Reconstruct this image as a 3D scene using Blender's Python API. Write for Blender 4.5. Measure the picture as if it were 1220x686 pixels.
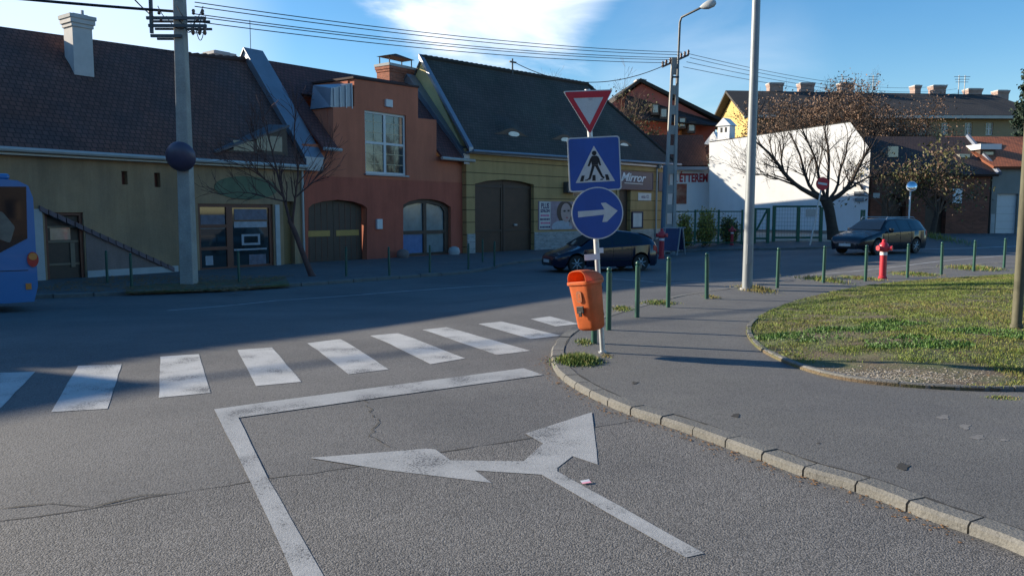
import bpy, bmesh, math, random
import numpy as np
from mathutils import Vector, Matrix, geometry
R = math.radians
for o in list(bpy.data.objects): bpy.data.objects.remove(o)
scene = bpy.context.scene
COL = scene.collection
# ---------------------------------------------------------------- camera
PITCH = math.atan(90/950)
EYE = 1.7
cd = bpy.data.cameras.new('camera'); cam = bpy.data.objects.new('camera', cd); COL.objects.link(cam)
cd.sensor_width = 36; cd.lens = 950/1220*36; cd.clip_start = .05; cd.clip_end = 3000
cam.location = (0, 0, EYE); cam.rotation_euler = (math.pi/2-PITCH, 0, 0)
scene.camera = cam
# ---------------------------------------------------------------- light
SUN_EL = R(19); SUN_AZ = R(17)           # sun stands left of the view and a little in front of it
sdir = Vector((-math.cos(SUN_AZ)*math.cos(SUN_EL), math.sin(SUN_AZ)*math.cos(SUN_EL), math.sin(SUN_EL)))
sl = bpy.data.lights.new('sun', 'SUN'); sl.energy = 5.0; sl.angle = R(.53); sl.color = (1, .88, .70)
so = bpy.data.objects.new('sun', sl); COL.objects.link(so)
so.rotation_euler = (-sdir).to_track_quat('-Z', 'Y').to_euler(); so.location = (-20, 10, 30)
world = bpy.data.worlds.new('World'); scene.world = world; world.use_nodes = True
def build_world():
    nt = world.node_tree; N = nt.nodes; L = nt.links; N.clear()
    out = N.new('ShaderNodeOutputWorld'); bg = N.new('ShaderNodeBackground'); bg.inputs[1].default_value = .080
    sky = N.new('ShaderNodeTexSky'); sky.sky_type = 'NISHITA'; sky.sun_disc = False
    sky.sun_elevation = SUN_EL
    sky.sun_rotation = math.atan2(sdir.x, sdir.y)
    sky.air_density = 1.0; sky.dust_density = .35; sky.ozone_density = 2.6
    tc = N.new('ShaderNodeTexCoord')
    def blob(d, inner, outer):
        dp = N.new('ShaderNodeVectorMath'); dp.operation = 'DOT_PRODUCT'; nm = N.new('ShaderNodeVectorMath'); nm.operation = 'NORMALIZE'
        L.new(tc.outputs['Generated'], nm.inputs[0]); L.new(nm.outputs[0], dp.inputs[0]); dp.inputs[1].default_value = d
        mr = N.new('ShaderNodeMapRange'); mr.interpolation_type = 'SMOOTHSTEP'; L.new(dp.outputs['Value'], mr.inputs[0])
        mr.inputs[1].default_value = math.cos(R(outer)); mr.inputs[2].default_value = math.cos(R(inner)); return mr.outputs[0]
    def m(op, a, b):
        n = N.new('ShaderNodeMath'); n.operation = op; n.use_clamp = op == 'ADD'
        for i, v in enumerate((a, b)):
            if isinstance(v, float): n.inputs[i].default_value = v
            else: L.new(v, n.inputs[i])
        return n.outputs[0]
    def m2(op, a, b):
        n = N.new('ShaderNodeMath'); n.operation = op
        for i, v in enumerate((a, b)):
            if isinstance(v, float): n.inputs[i].default_value = v
            else: L.new(v, n.inputs[i])
        return n.outputs[0]
    mp = N.new('ShaderNodeMapping'); mp.inputs['Scale'].default_value = (3, 3, 9); mp.inputs['Rotation'].default_value = (0, R(18), R(10)); L.new(tc.outputs['Generated'], mp.inputs[0])
    ns = N.new('ShaderNodeTexNoise'); ns.inputs['Scale'].default_value = 1.6; ns.inputs['Detail'].default_value = 7; ns.inputs['Roughness'].default_value = .55; ns.inputs['Distortion'].default_value = .5
    L.new(mp.outputs[0], ns.inputs['Vector'])
    rp = N.new('ShaderNodeMapRange'); L.new(ns.outputs[0], rp.inputs[0]); rp.inputs[1].default_value = .32; rp.inputs[2].default_value = .74
    wisp = rp.outputs[0]
    def ragged(d, inner, outer, amp):
        mr = blob(d, inner, outer).node; src = mr.inputs[0].links[0].from_socket
        L.new(m2('ADD', src, m2('MULTIPLY', m2('SUBTRACT', ns.outputs[0], .5), amp)), mr.inputs[0]); return mr.outputs[0]
    fac = m('MULTIPLY', ragged(raydir(580, -25).normalized(), 0., 8.5, .03), 1.0)
    fac = m('ADD', m('MULTIPLY', fac, .42), m('MULTIPLY', m('MULTIPLY', fac, wisp), .5))
    f2 = m('MULTIPLY', blob(raydir(60, 60).normalized(), 1, 15), .5)
    f3 = m('MULTIPLY', m('MULTIPLY', blob(raydir(840, 110).normalized(), .5, 9), wisp), .22)
    f4 = m('MULTIPLY', wisp, .015)
    fac = m('ADD', m('ADD', fac, f2), m('ADD', f3, f4))
    hs = N.new('ShaderNodeHueSaturation'); hs.inputs['Hue'].default_value = .502; hs.inputs['Saturation'].default_value = 1.34; hs.inputs['Value'].default_value = 1.25; L.new(sky.outputs[0], hs.inputs['Color'])
    mx = N.new('ShaderNodeMix'); mx.data_type = 'RGBA'; L.new(fac, mx.inputs[0]); L.new(hs.outputs[0], mx.inputs[6]); mx.inputs[7].default_value = (8.8, 9.2, 9.8, 1)
    L.new(mx.outputs[2], bg.inputs[0]); L.new(bg.outputs[0], out.inputs[0])
# ---------------------------------------------------------------- exposure
vs = scene.view_settings; vs.view_transform = 'Standard'; vs.look = 'None'; vs.gamma = 1; vs.use_curve_mapping = False
vs.exposure = 0.92
scene.render.engine = 'CYCLES'
# ---------------------------------------------------------------- rays
cp, sp_ = math.cos(PITCH), math.sin(PITCH)
def raydir(px, py):
    a, b = (px-610)/950, (343-py)/950
    return Vector((a, cp+b*sp_, -sp_+b*cp))
CAM = Vector((0, 0, EYE))
def sm(a, b, x):
    t = max(0., min(1., (x-a)/(b-a))); return t*t*(3-2*t)
def T(x, y):
    d0 = 9 + 8*sm(-3, 3, x)
    S = sm(d0, d0+12, y)
    z = S*(-.45 + .45*sm(4, 15, x)) + .35*sm(37, 43, y)*sm(8, 14, x)
    z += 7*sm(62, 95, y) if y > 62 else 0
    return z
def at(px, py, h=0.):
    d = raydir(px, py); lo, hi = 1., 200.; t = lo
    while t < hi:
        p = CAM+d*t
        if p.z < T(p.x, p.y)+h: break
        t += .5
    a, b = t-.5, t
    for _ in range(30):
        m_ = (a+b)/2; p = CAM+d*m_
        if p.z < T(p.x, p.y)+h: b = m_
        else: a = m_
    return CAM+d*b
def atY(px, py, Y):
    d = raydir(px, py); return CAM+d*(Y/d.y)
build_world()
# ---------------------------------------------------------------- materials
MATS = {}
def mat(name, base, rough=.8, var=.15, vscale=3., bump=0., bscale=60., metal=0., fine=.0, fscale=80., spec=.5, mode='', coat=0., tint=None, stretch=(1, 1, 1), streak=0):
    if name in MATS: return MATS[name]
    m = bpy.data.materials.new(name); m.use_nodes = True; nt = m.node_tree; N = nt.nodes; L = nt.links
    b = N['Principled BSDF']; b.inputs['Roughness'].default_value = rough; b.inputs['Metallic'].default_value = metal
    b.inputs['Specular IOR Level'].default_value = spec; b.inputs['Coat Weight'].default_value = coat
    g = N.new('ShaderNodeNewGeometry'); mp = N.new('ShaderNodeMapping'); mp.inputs['Scale'].default_value = stretch; L.new(g.outputs['Position'], mp.inputs[0])
    P = mp.outputs[0]
    def noise(s, det=5, r=.6):
        n = N.new('ShaderNodeTexNoise'); n.inputs['Scale'].default_value = s; n.inputs['Detail'].default_value = det; n.inputs['Roughness'].default_value = r; L.new(P, n.inputs['Vector']); return n.outputs[0]
    def mr(x, a, c, d, e):
        n = N.new('ShaderNodeMapRange'); L.new(x, n.inputs[0]); n.inputs[1].default_value = a; n.inputs[2].default_value = c; n.inputs[3].default_value = d; n.inputs[4].default_value = e; return n.outputs[0]
    def mul(col, f):
        n = N.new('ShaderNodeVectorMath'); n.operation = 'SCALE'; L.new(col, n.inputs[0]); L.new(f, n.inputs['Scale']); return n.outputs[0]
    rgb = N.new('ShaderNodeRGB'); rgb.outputs[0].default_value = (*base, 1); c = rgb.outputs[0]
    if tint:
        mx = N.new('ShaderNodeMix'); mx.data_type = 'RGBA'; L.new(mr(noise(vscale*.6, 6), .42, .62, 0, 1), mx.inputs[0]); L.new(c, mx.inputs[6]); mx.inputs[7].default_value = (*tint, 1); c = mx.outputs[2]
    if var: c = mul(c, mr(noise(vscale, 6, .65), .25, .75, 1-var, 1+var))
    if streak:
        m2 = N.new('ShaderNodeMapping'); m2.inputs['Scale'].default_value = (1, 1, .12); L.new(g.outputs['Position'], m2.inputs[0]); n3 = N.new('ShaderNodeTexNoise'); n3.inputs['Scale'].default_value = 2.2; n3.inputs['Detail'].default_value = 8; n3.inputs['Roughness'].default_value = .7; L.new(m2.outputs[0], n3.inputs['Vector']); c = mul(c, mr(n3.outputs[0], .3, .7, 1-streak, 1+streak*.6))
    if fine: c = mul(c, mr(noise(fscale, 2, .7), .3, .7, 1-fine, 1+fine))
    height = None
    if bump: height = noise(bscale, 3)
    if mode in ('tile', 'brick'):
        uv = N.new('ShaderNodeUVMap'); br = N.new('ShaderNodeTexBrick'); L.new(uv.outputs[0], br.inputs['Vector'])
        br.inputs['Scale'].default_value = 1
        if mode == 'tile':
            br.inputs['Brick Width'].default_value = .19; br.inputs['Row Height'].default_value = .19; br.inputs['Mortar Size'].default_value = .022; br.inputs['Mortar Smooth'].default_value = .4
            br.inputs['Color1'].default_value = (1.12, 1.1, 1.08, 1); br.inputs['Color2'].default_value = (.76, .78, .8, 1); br.inputs['Mortar'].default_value = (.42, .42, .42, 1)
        else:
            br.inputs['Brick Width'].default_value = .26; br.inputs['Row Height'].default_value = .085; br.inputs['Mortar Size'].default_value = .008
            br.inputs['Color1'].default_value = (1.15, 1.1, 1.1, 1); br.inputs['Color2'].default_value = (.7, .72, .72, 1); br.inputs['Mortar'].default_value = (1.1, 1.3, 1.5, 1)
        br.inputs['Bias'].default_value = 0
        n = N.new('ShaderNodeMix'); n.data_type = 'RGBA'; n.blend_type = 'MULTIPLY'; n.inputs[0].default_value = 1; L.new(c, n.inputs[6]); L.new(br.outputs[0], n.inputs[7]); c = n.outputs[2]
        height = br.outputs['Fac']; bump = -.35
    if mode == 'bands':   # plaster with scored joints
        sx = N.new('ShaderNodeSeparateXYZ'); L.new(g.outputs['Position'], sx.inputs[0])
        a = N.new('ShaderNodeMath'); a.operation = 'ADD'; L.new(sx.outputs[2], a.inputs[0]); a.inputs[1].default_value = 5.02
        f = N.new('ShaderNodeMath'); f.operation = 'MODULO'; L.new(a.outputs[0], f.inputs[0]); f.inputs[1].default_value = .62
        k = mr(f.outputs[0], .035, .05, .3, 1.); c = mul(c, k); height = k; bump = .5
    if mode == 'planks':
        w = N.new('ShaderNodeTexWave'); w.wave_type = 'BANDS'; w.bands_direction = 'DIAGONAL'; w.inputs['Scale'].default_value = 3.2; w.inputs['Distortion'].default_value = .3; L.new(P, w.inputs['Vector'])
        k = mr(w.outputs[1], .0, .12, .55, 1.); c = mul(c, k); height = k; bump = .3
    if mode == 'asphalt':
        v = N.new('ShaderNodeTexVoronoi'); v.inputs['Scale'].default_value = fscale; L.new(P, v.inputs['Vector'])
        sp = N.new('ShaderNodeSeparateColor'); L.new(v.outputs['Color'], sp.inputs[0])
        c = mul(c, mr(sp.outputs[0], 0, 1, 1-fine*1.3, 1+fine*1.7)); c = mul(c, mr(v.outputs['Distance'], 0, .9, 1.25, .45)); height = v.outputs['Distance']; bump = -abs(bump)
    L.new(c, b.inputs['Base Color'])
    if height is not None and bump:
        bp = N.new('ShaderNodeBump'); bp.inputs['Strength'].default_value = min(1, abs(bump)); bp.invert = bump < 0; bp.inputs['Distance'].default_value = .02 if mode != 'asphalt' else .006
        L.new(height, bp.inputs['Height']); L.new(bp.outputs[0], b.inputs['Normal'])
    MATS[name] = m; return m
def glass(name, tint=(.02, .03, .035), rough=.04, alpha=1.):
    if name in MATS: return MATS[name]
    m = mat(name, tint, rough, 0, spec=.9, coat=.3); return m
def paint_marking(name, base, wear=.5):
    """road paint that has worn through to the aggregate in places"""
    m = mat(name, base, .65, .1, 2., bump=.25, bscale=120, fine=.14, fscale=45)
    nt = m.node_tree; N = nt.nodes; L = nt.links; b = N['Principled BSDF']
    src = b.inputs['Base Color'].links[0].from_socket
    g = N.new('ShaderNodeNewGeometry')
    n1 = N.new('ShaderNodeTexNoise'); n1.inputs['Scale'].default_value = 90; n1.inputs['Detail'].default_value = 2; L.new(g.outputs['Position'], n1.inputs['Vector'])
    n2 = N.new('ShaderNodeTexNoise'); n2.inputs['Scale'].default_value = 2.3; n2.inputs['Detail'].default_value = 8; L.new(g.outputs['Position'], n2.inputs['Vector'])
    ad = N.new('ShaderNodeMath'); ad.operation = 'ADD'; L.new(n1.outputs[0], ad.inputs[0]); L.new(n2.outputs[0], ad.inputs[1])
    r = N.new('ShaderNodeMapRange'); L.new(ad.outputs[0], r.inputs[0]); r.inputs[1].default_value = 1.32-wear*.25; r.inputs[2].default_value = 1.22-wear*.25; r.inputs[3].default_value = 0; r.inputs[4].default_value = 1
    r2 = N.new('ShaderNodeMapRange'); L.new(n2.outputs[0], r2.inputs[0]); r2.inputs[1].default_value = .35; r2.inputs[2].default_value = .65; r2.inputs[3].default_value = 1.; r2.inputs[4].default_value = .86
    sc = N.new('ShaderNodeVectorMath'); sc.operation = 'SCALE'; L.new(src, sc.inputs[0]); L.new(r2.outputs[0], sc.inputs['Scale'])
    mx = N.new('ShaderNodeMix'); mx.data_type = 'RGBA'; L.new(r.outputs[0], mx.inputs[0]); mx.inputs[6].default_value = (.1, .1, .1, 1); L.new(sc.outputs[0], mx.inputs[7])
    L.new(mx.outputs[2], b.inputs['Base Color']); return m
# ---------------------------------------------------------------- mesh builder
W = {}
def wm(o): return W.get(o.name, Matrix()) if o else Matrix()
SPLIT = dict(door_rails='door_rail', gutter='gutter', insulators='insulator', crossarms='crossarm', block_plinth='block_plinth', clamp='clamp', bracket='bracket', door_handle='door_handle', wall_bracket='wall_bracket', standing_seams='standing_seam', jumper_cables='jumper_cable', roof_rail='roof_rail', grille='grille', gate_rail='gate_rail', flue_opening='flue_opening', panel_lines='panel_line', side_wall='side_wall', end_wall='end_wall', rear_wall='rear_wall', inner_wall='inner_wall', roof='roof', hip_roof='hip_roof', attic='attic', metal_flashing='metal_flashing', panel_seam='panel_seam', rail='rail', paper_sticker='paper_sticker', door_seam='door_seam')
class MB:
    def __init__(s): s.v = []; s.f = []; s.uv = {}; s.fm = []; s.cur = 0
    def add(s, vs_, fs, uvs=None):
        k = len(s.v); s.v += [tuple(v) for v in vs_]
        for i, f in enumerate(fs):
            if uvs: s.uv[len(s.f)] = uvs[i]
            s.f.append(tuple(k+j for j in f)); s.fm.append(s.cur)
    def hexa(s, p):   # 8 pts: bottom 4, top 4
        s.add(p, [(3, 2, 1, 0), (4, 5, 6, 7), (0, 1, 5, 4), (1, 2, 6, 5), (2, 3, 7, 6), (3, 0, 4, 7)])
    def box(s, c, sz, rot=None):
        h = Vector(sz)/2; M = rot or Matrix.Identity(3)
        s.hexa([Vector(c)+M @ Vector((x*h.x, y*h.y, z*h.z)) for z in (-1, 1) for x, y in ((-1, -1), (1, -1), (1, 1), (-1, 1))])
    def fbox(s, fr, s0, s1, z0, z1, o0, o1):
        s.hexa([fr.pt(a, z, o) for z in (z0, z1) for a, o in ((s0, o0), (s1, o0), (s1, o1), (s0, o1))])
    def tube(s, pts, rad, n=8, cap=True):
        pts = [Vector(p) for p in pts]
        if not isinstance(rad, (list, tuple)): rad = [rad]*len(pts)
        k = len(s.v); ref = None; dprev = None
        for i, p in enumerate(pts):
            d = (pts[min(i+1, len(pts)-1)]-pts[max(i-1, 0)])
            d = d.normalized() if d.length > 1e-9 else Vector((0, 0, 1))
            if ref is None: ref = Vector((0, 0, 1)) if abs(d.z) < .9 else Vector((1, 0, 0))
            a = d.cross(ref)
            if a.length < 1e-4: a = d.cross(Vector((.3, 1, .1)))
            a.normalize(); b = d.cross(a); ref = a.cross(d)
            for j in range(n):
                t = 2*math.pi*j/n; s.v.append(tuple(p+(a*math.cos(t)+b*math.sin(t))*rad[i]))
        for i in range(len(pts)-1):
            for j in range(n):
                q = (j+1) % n; s.f.append((k+i*n+j, k+i*n+q, k+(i+1)*n+q, k+(i+1)*n+j)); s.fm.append(s.cur)
        if cap:
            s.f.append(tuple(k+j for j in range(n))[::-1]); s.fm.append(s.cur)
            e = k+(len(pts)-1)*n; s.f.append(tuple(e+j for j in range(n))); s.fm.append(s.cur)
    def lathe(s, prof, c=(0, 0, 0), n=16, M=None):
        k = len(s.v); M = M or Matrix.Identity(3); c = Vector(c)
        for r, z in prof:
            for j in range(n):
                t = 2*math.pi*j/n; s.v.append(tuple(c+M @ Vector((r*math.cos(t), r*math.sin(t), z))))
        for i in range(len(prof)-1):
            for j in range(n):
                q = (j+1) % n; s.f.append((k+i*n+j, k+i*n+q, k+(i+1)*n+q, k+(i+1)*n+j)); s.fm.append(s.cur)
        s.f.append(tuple(k+j for j in range(n))[::-1]); s.fm.append(s.cur)
        e = k+(len(prof)-1)*n; s.f.append(tuple(e+j for j in range(n))); s.fm.append(s.cur)
    def plate(s, loops, f, o0, o1, uv=True):
        """2-D outline with holes, given thickness; f(u, v, o) -> 3-D point"""
        L3 = [[Vector((a, b, 0)) for a, b in lp] for lp in loops]; flat = [p for lp in L3 for p in lp]
        tris = geometry.tessellate_polygon(L3)
        n = len(flat)
        s.add([f(p.x, p.y, o1) for p in flat]+[f(p.x, p.y, o0) for p in flat], [tuple(t) for t in tris]+[tuple(i+n for i in t[::-1]) for t in tris], [[(flat[i].x, flat[i].y) for i in t] for t in tris]*2 if uv else None)
        k = 0
        for lp in L3:
            m_ = len(lp)
            for i in range(m_):
                a, b = lp[i], lp[(i+1) % m_]
                s.add([f(a.x, a.y, o0), f(b.x, b.y, o0), f(b.x, b.y, o1), f(a.x, a.y, o1)], [(0, 1, 2, 3)], [[(a.x, a.y), (b.x+.0, b.y), (b.x+.2, b.y), (a.x+.2, a.y)]] if uv else None)
    def slab(s, p, th, uv0=(0, 0)):
        """roof slab: p0,p1 along the eave, p2,p3 along the ridge; tile uv in metres"""
        p = [Vector(q) for q in p]; nrm = (p[1]-p[0]).cross(p[-1]-p[0])
        if nrm.length < 1e-6: nrm = (p[1]-p[0]).cross(p[2]-p[0])
        nrm.normalize()
        if nrm.z < 0: nrm = -nrm
        e = (p[1]-p[0]).normalized(); w = nrm.cross(e)
        if w.dot(p[2]-p[0]) < 0: w = -w
        uv = [((q-p[0]).dot(e)+uv0[0], (q-p[0]).dot(w)+uv0[1]) for q in p]
        q = [v-nrm*th for v in p]; n = len(p)
        s.add(p+q, [tuple(range(n)), tuple(range(2*n-1, n-1, -1))]+[(i, (i+1) % n, n+(i+1) % n, n+i) for i in range(n)], [uv, uv[::-1]]+[[(uv[i][0], uv[i][1])]*4 for i in range(n)])
    def build(s, name, m, parent=None, smooth=None, world=True, bevel=0):
        if name in SPLIT:
            pa = list(range(len(s.v)))
            def fd(i):
                while pa[i] != i: pa[i] = pa[pa[i]]; i = pa[i]
                return i
            for f in s.f:
                for j in f[1:]: pa[fd(j)] = fd(f[0])
            gr = {}
            for k, f in enumerate(s.f): gr.setdefault(fd(f[0]), []).append(k)
            if len(gr) > 1:
                for ks in gr.values():
                    q = MB(); mp = {}
                    for k in ks:
                        if k in s.uv: q.uv[len(q.f)] = s.uv[k]
                        q.f.append(tuple(mp.setdefault(j, len(mp)) for j in s.f[k])); q.fm.append(s.fm[k])
                    q.v = [s.v[j] for j in mp]; o = q._build(SPLIT[name], m, parent, smooth, world, bevel)
                return o
        return s._build(SPLIT.get(name, name), m, parent, smooth, world, bevel)
    def _build(s, name, m, parent=None, smooth=None, world=True, bevel=0):
        me = bpy.data.meshes.new(name); vv = s.v
        if parent and world:
            inv = wm(parent).inverted(); vv = [tuple(inv @ Vector(v)) for v in vv]
        me.from_pydata(vv, [], s.f); ms = m if isinstance(m, (list, tuple)) else [m]
        for x in ms: me.materials.append(x)
        if len(ms) > 1: me.polygons.foreach_set('material_index', s.fm)
        if s.uv:
            ul = me.uv_layers.new(name='UVMap')
            for i, uvs in s.uv.items():
                st = me.polygons[i].loop_start
                for j, q in enumerate(uvs): ul.data[st+j].uv = q
        bm = bmesh.new(); bm.from_mesh(me); bmesh.ops.recalc_face_normals(bm, faces=bm.faces); bm.to_mesh(me); bm.free()
        if smooth is not None:
            me.polygons.foreach_set('use_smooth', [True]*len(me.polygons)); me.set_sharp_from_angle(angle=R(smooth))
        o = bpy.data.objects.new(name, me); COL.objects.link(o)
        if parent: o.parent = parent
        if bevel:
            b = o.modifiers.new('bevel', 'BEVEL'); b.width = bevel; b.segments = 2; b.limit_method = 'ANGLE'; b.angle_limit = R(40)
        W[o.name] = wm(parent); return o
def tag(o, label=None, cat=None, group=None, kind=None):
    if label: o['label'] = label
    if cat: o['category'] = cat
    if group: o['group'] = group
    if kind: o['kind'] = kind
    return o
def thing(name, label, cat, loc, rot=(0, 0, 0), group=None):
    o = bpy.data.objects.new(name, None); COL.objects.link(o); o.location = loc; o.rotation_euler = rot; o.empty_display_size = .2
    from mathutils import Euler
    W[o.name] = Matrix.Translation(Vector(loc)) @ Euler(rot).to_matrix().to_4x4()
    return tag(o, label, cat, group)
def copy_thing(root, loc, rot=None, label=None):
    def cp_(o, parent):
        c = o.copy(); COL.objects.link(c); c.parent = parent
        for ch in [x for x in kids.get(o.name, [])]: cp_(ch, c)
        return c
    kids = {}
    for x in bpy.data.objects:
        if x.parent: kids.setdefault(x.parent.name, []).append(x)
    r = cp_(root, None); r.location = loc
    if rot is not None: r.rotation_euler = rot
    if label: r['label'] = label
    return r
class Fr:
    def __init__(s, O, d): s.O = Vector((O[0], O[1])); s.u = Vector(d).normalized(); s.n = Vector((s.u.y, -s.u.x))
    def pt(s, a, z, o=0.): q = s.O+s.u*a+s.n*o; return Vector((q.x, q.y, z))
    def px(s, x, y, o=0.):
        d = raydir(x, y); P = s.O+s.n*o; n = s.n
        t = (P.x*n.x+P.y*n.y)/(d.x*n.x+d.y*n.y); q = CAM+d*t
        return ((q.x-P.x)*s.u.x+(q.y-P.y)*s.u.y, q.z)
    def f(s): return lambda a, b, o: s.pt(a, b, o)
    def rect(s, x0, y0, x1, y1, o=0.):   # pixel box -> upright rectangle on the facade
        ym = (y0+y1)/2; xm = (x0+x1)/2
        return s.px(x0, ym, o)[0], s.px(x1, ym, o)[0], s.px(xm, y1, o)[1], s.px(xm, y0, o)[1]
def text_mesh(body, size, font_ext=0.004, bold=0., shear=0., spacing=1.):
    cu = bpy.data.curves.new('lettering', 'FONT'); cu.body = body; cu.size = size; cu.extrude = font_ext; cu.align_x = 'CENTER'; cu.align_y = 'CENTER'; cu.offset = bold; cu.shear = shear; cu.space_character = spacing; cu.resolution_u = 3
    o = bpy.data.objects.new('lettering', cu); COL.objects.link(o); dg = bpy.context.evaluated_depsgraph_get()
    me = bpy.data.meshes.new_from_object(o.evaluated_get(dg)); bpy.data.objects.remove(o); return me
def text_on(name, body, size, m, fr, s_, z, o, parent, bold=0., shear=0., spacing=1., sx=1.):
    me = text_mesh(body, size, .004, bold, shear, spacing); mb = MB()
    mb.add([fr.pt(s_+v.co.x*sx, z+v.co.y, o+v.co.z) for v in me.vertices], [tuple(p.vertices) for p in me.polygons])
    return mb.build(name, m, parent)
def drape(name, poly, h, m, skirt=.2, cell=.5, T_=None, parent=None):
    """a sheet over the terrain inside a polygon, with a skirt down its edge"""
    T_ = T_ or T; poly = [Vector(p[:2]) for p in poly]; q = []
    for i, a in enumerate(poly):
        b = poly[(i+1) % len(poly)]; n = max(1, int((b-a).length/cell)); q += [a+(b-a)*k/n for k in range(n)]
    x0, x1 = min(p.x for p in q), max(p.x for p in q); y0, y1 = min(p.y for p in q), max(p.y for p in q)
    n = len(q); pts = list(q); x = x0+cell/2
    while x < x1:
        y = y0+cell/2
        while y < y1: pts.append(Vector((x+.01*math.sin(y*7), y+.01*math.cos(x*5)))); y += cell
        x += cell
    v, e, f, *_ = geometry.delaunay_2d_cdt(pts, [], [list(range(n))], 1, 1e-4)
    mb = MB(); mb.add([(p.x, p.y, T_(p.x, p.y)+h) for p in v], [tuple(t) for t in f])
    if skirt:
        for i in range(n):
            a, b = q[i], q[(i+1) % n]; za, zb = T_(a.x, a.y)+h, T_(b.x, b.y)+h
            mb.add([(a.x, a.y, za), (b.x, b.y, zb), (b.x, b.y, zb-skirt), (a.x, a.y, za-skirt)], [(0, 1, 2, 3)])
    o = mb.build(name, m, parent)
    if not parent: tag(o, kind='structure')
    for p in o.data.polygons:
        if abs(p.normal.z) > .5 and p.normal.z < 0: p.flip()
    return o
def gp(*a, h=0.): return [at(x, y, h) for x, y in a]
# ---------------------------------------------------------------- ground
PV = .062
M_road = mat('road_asphalt', (.162, .157, .150), .82, .16, .45, bump=.4, mode='asphalt', fine=.15, fscale=95, tint=(.118, .116, .114))
M_rough = mat('rough_asphalt', (.165, .157, .146), .8, .12, .9, bump=.55, mode='asphalt', fine=.33, fscale=110, tint=(.135, .13, .124))
M_pave = mat('pavement_asphalt', (.150, .147, .138), .85, .14, .8, bump=.35, mode='asphalt', fine=.11, fscale=95, tint=(.125, .123, .12))
M_kerb = mat('kerb_stone', (.145, .142, .13), .85, .25, 2.5, bump=.4, bscale=50, fine=.2, fscale=60)
M_crack = mat('crack_dirt', (.035, .033, .03), .95, .2, 8)
M_soil = mat('bare_soil', (.13, .095, .06), .95, .35, 2.5, bump=.6, bscale=40, fine=.35, fscale=60, tint=(.1, .11, .04))
M_paint = paint_marking('white_road_paint', (.47, .47, .455), .42)
M_paint_old = paint_marking('worn_road_paint', (.36, .365, .36), .45)
M_conc = mat('concrete', (.34, .33, .31), .85, .2, 1.5, bump=.2, bscale=40, fine=.1, fscale=50)

def grid_sheet(name, x0, x1, y0, y1, cx, cy, h, m, kind='structure'):
    mb = MB(); nx = int((x1-x0)/cx); ny = int((y1-y0)/cy)
    mb.add([(x0+(x1-x0)*i/nx, y0+(y1-y0)*j/ny, T(x0+(x1-x0)*i/nx, y0+(y1-y0)*j/ny)+h) for j in range(ny+1) for i in range(nx+1)],
           [(j*(nx+1)+i, j*(nx+1)+i+1, (j+1)*(nx+1)+i+1, (j+1)*(nx+1)+i) for j in range(ny) for i in range(nx)])
    return tag(mb.build(name, m, smooth=60), kind=kind)
grid_sheet('road', -44, 48, -10, 62, .5, .5, 0, M_road)
# far land: rises behind the houses and runs to the horizon
def far_land():
    mb = MB(); rings = [(-44, 48, -10, 62), (-90, 100, -60, 110), (-300, 320, -250, 300), (-1500, 1500, -1400, 1600)]
    hs = lambda x, y, k: T(x, min(y, 95))-.02 if k < 1 else (7.2 if y > 100 else -.6)
    nx = 46; xs = lambda k: [rings[k][0]+(rings[k][1]-rings[k][0])*i/nx for i in range(nx+1)]
    per = []
    for k, (x0, x1, y0, y1) in enumerate(rings):
        p = [(x, y0) for x in xs(k)]+[(x1, y0+(y1-y0)*i/nx) for i in range(1, nx+1)]+[(x, y1) for x in xs(k)[::-1]][1:]+[(x0, y1-(y1-y0)*i/nx) for i in range(1, nx)]
        per.append([(x, y, hs(x, y, k)) for x, y in p])
    n = len(per[0])
    for k in range(3): mb.add(per[k]+per[k+1], [(i, (i+1) % n, n+(i+1) % n, n+i) for i in range(n)])
    return tag(mb.build('ground', M_soil, smooth=80), kind='structure')
far_land()
random.seed(4)
def wob(pts, step=.25, amp=.012):
    out = []
    for a, b in zip(pts, pts[1:]):
        n = max(1, int((b-a).length/step))
        for k in range(n):
            p = a+(b-a)*k/n; out.append(p+Vector((random.uniform(-amp, amp), random.uniform(-amp, amp), 0)) if k else p)
    return out+[pts[-1]]
# coarse old surface nearest the camera, its edge a cracked seam
seam = wob(gp((-160, 640), (0, 621), (110, 606), (240, 583), (298, 574), (414, 558), (525, 539), (628, 523), (700, 511), (752, 502)), .12, .02)
drape('worn_road_surface', [(p.x, p.y) for p in seam]+[(2.0, 4.6), (7, -3), (-14, -6), (-14, 3.2)], .003, M_rough, skirt=0, cell=1.2)
def ribbon(name, pts, w, h, m, wv=0.):
    mb = MB(); n = len(pts); vs_ = []
    for i, p in enumerate(pts):
        d = (pts[min(i+1, n-1)]-pts[max(i-1, 0)]); d.z = 0; d.normalize(); s = Vector((-d.y, d.x, 0)); ww = w/2*(1+random.uniform(-wv, wv))
        for q in (p-s*ww, p+s*ww): vs_.append((q.x, q.y, T(q.x, q.y)+h))
    mb.add(vs_, [(2*i, 2*i+1, 2*i+3, 2*i+2) for i in range(n-1)]); return tag(mb.build(name, m), kind='structure')
ribbon('road_crack', seam, .014, .0045, M_crack, .8)
ribbon('road_crack', wob(gp((0, 606), (60, 600), (110, 604), (170, 590), (200, 588)), .1, .03), .010, .0045, M_crack, .8)
ribbon('road_crack', wob(gp((752, 502), (770, 500), (790, 503)), .08, .02), .012, .0045, M_crack, .8)
for pts in ([(430, 470), (450, 500), (440, 520), (470, 536)],):
    ribbon('road_crack', wob(gp(*pts), .06, .025), .006, .0045, M_crack, .9)
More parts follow.
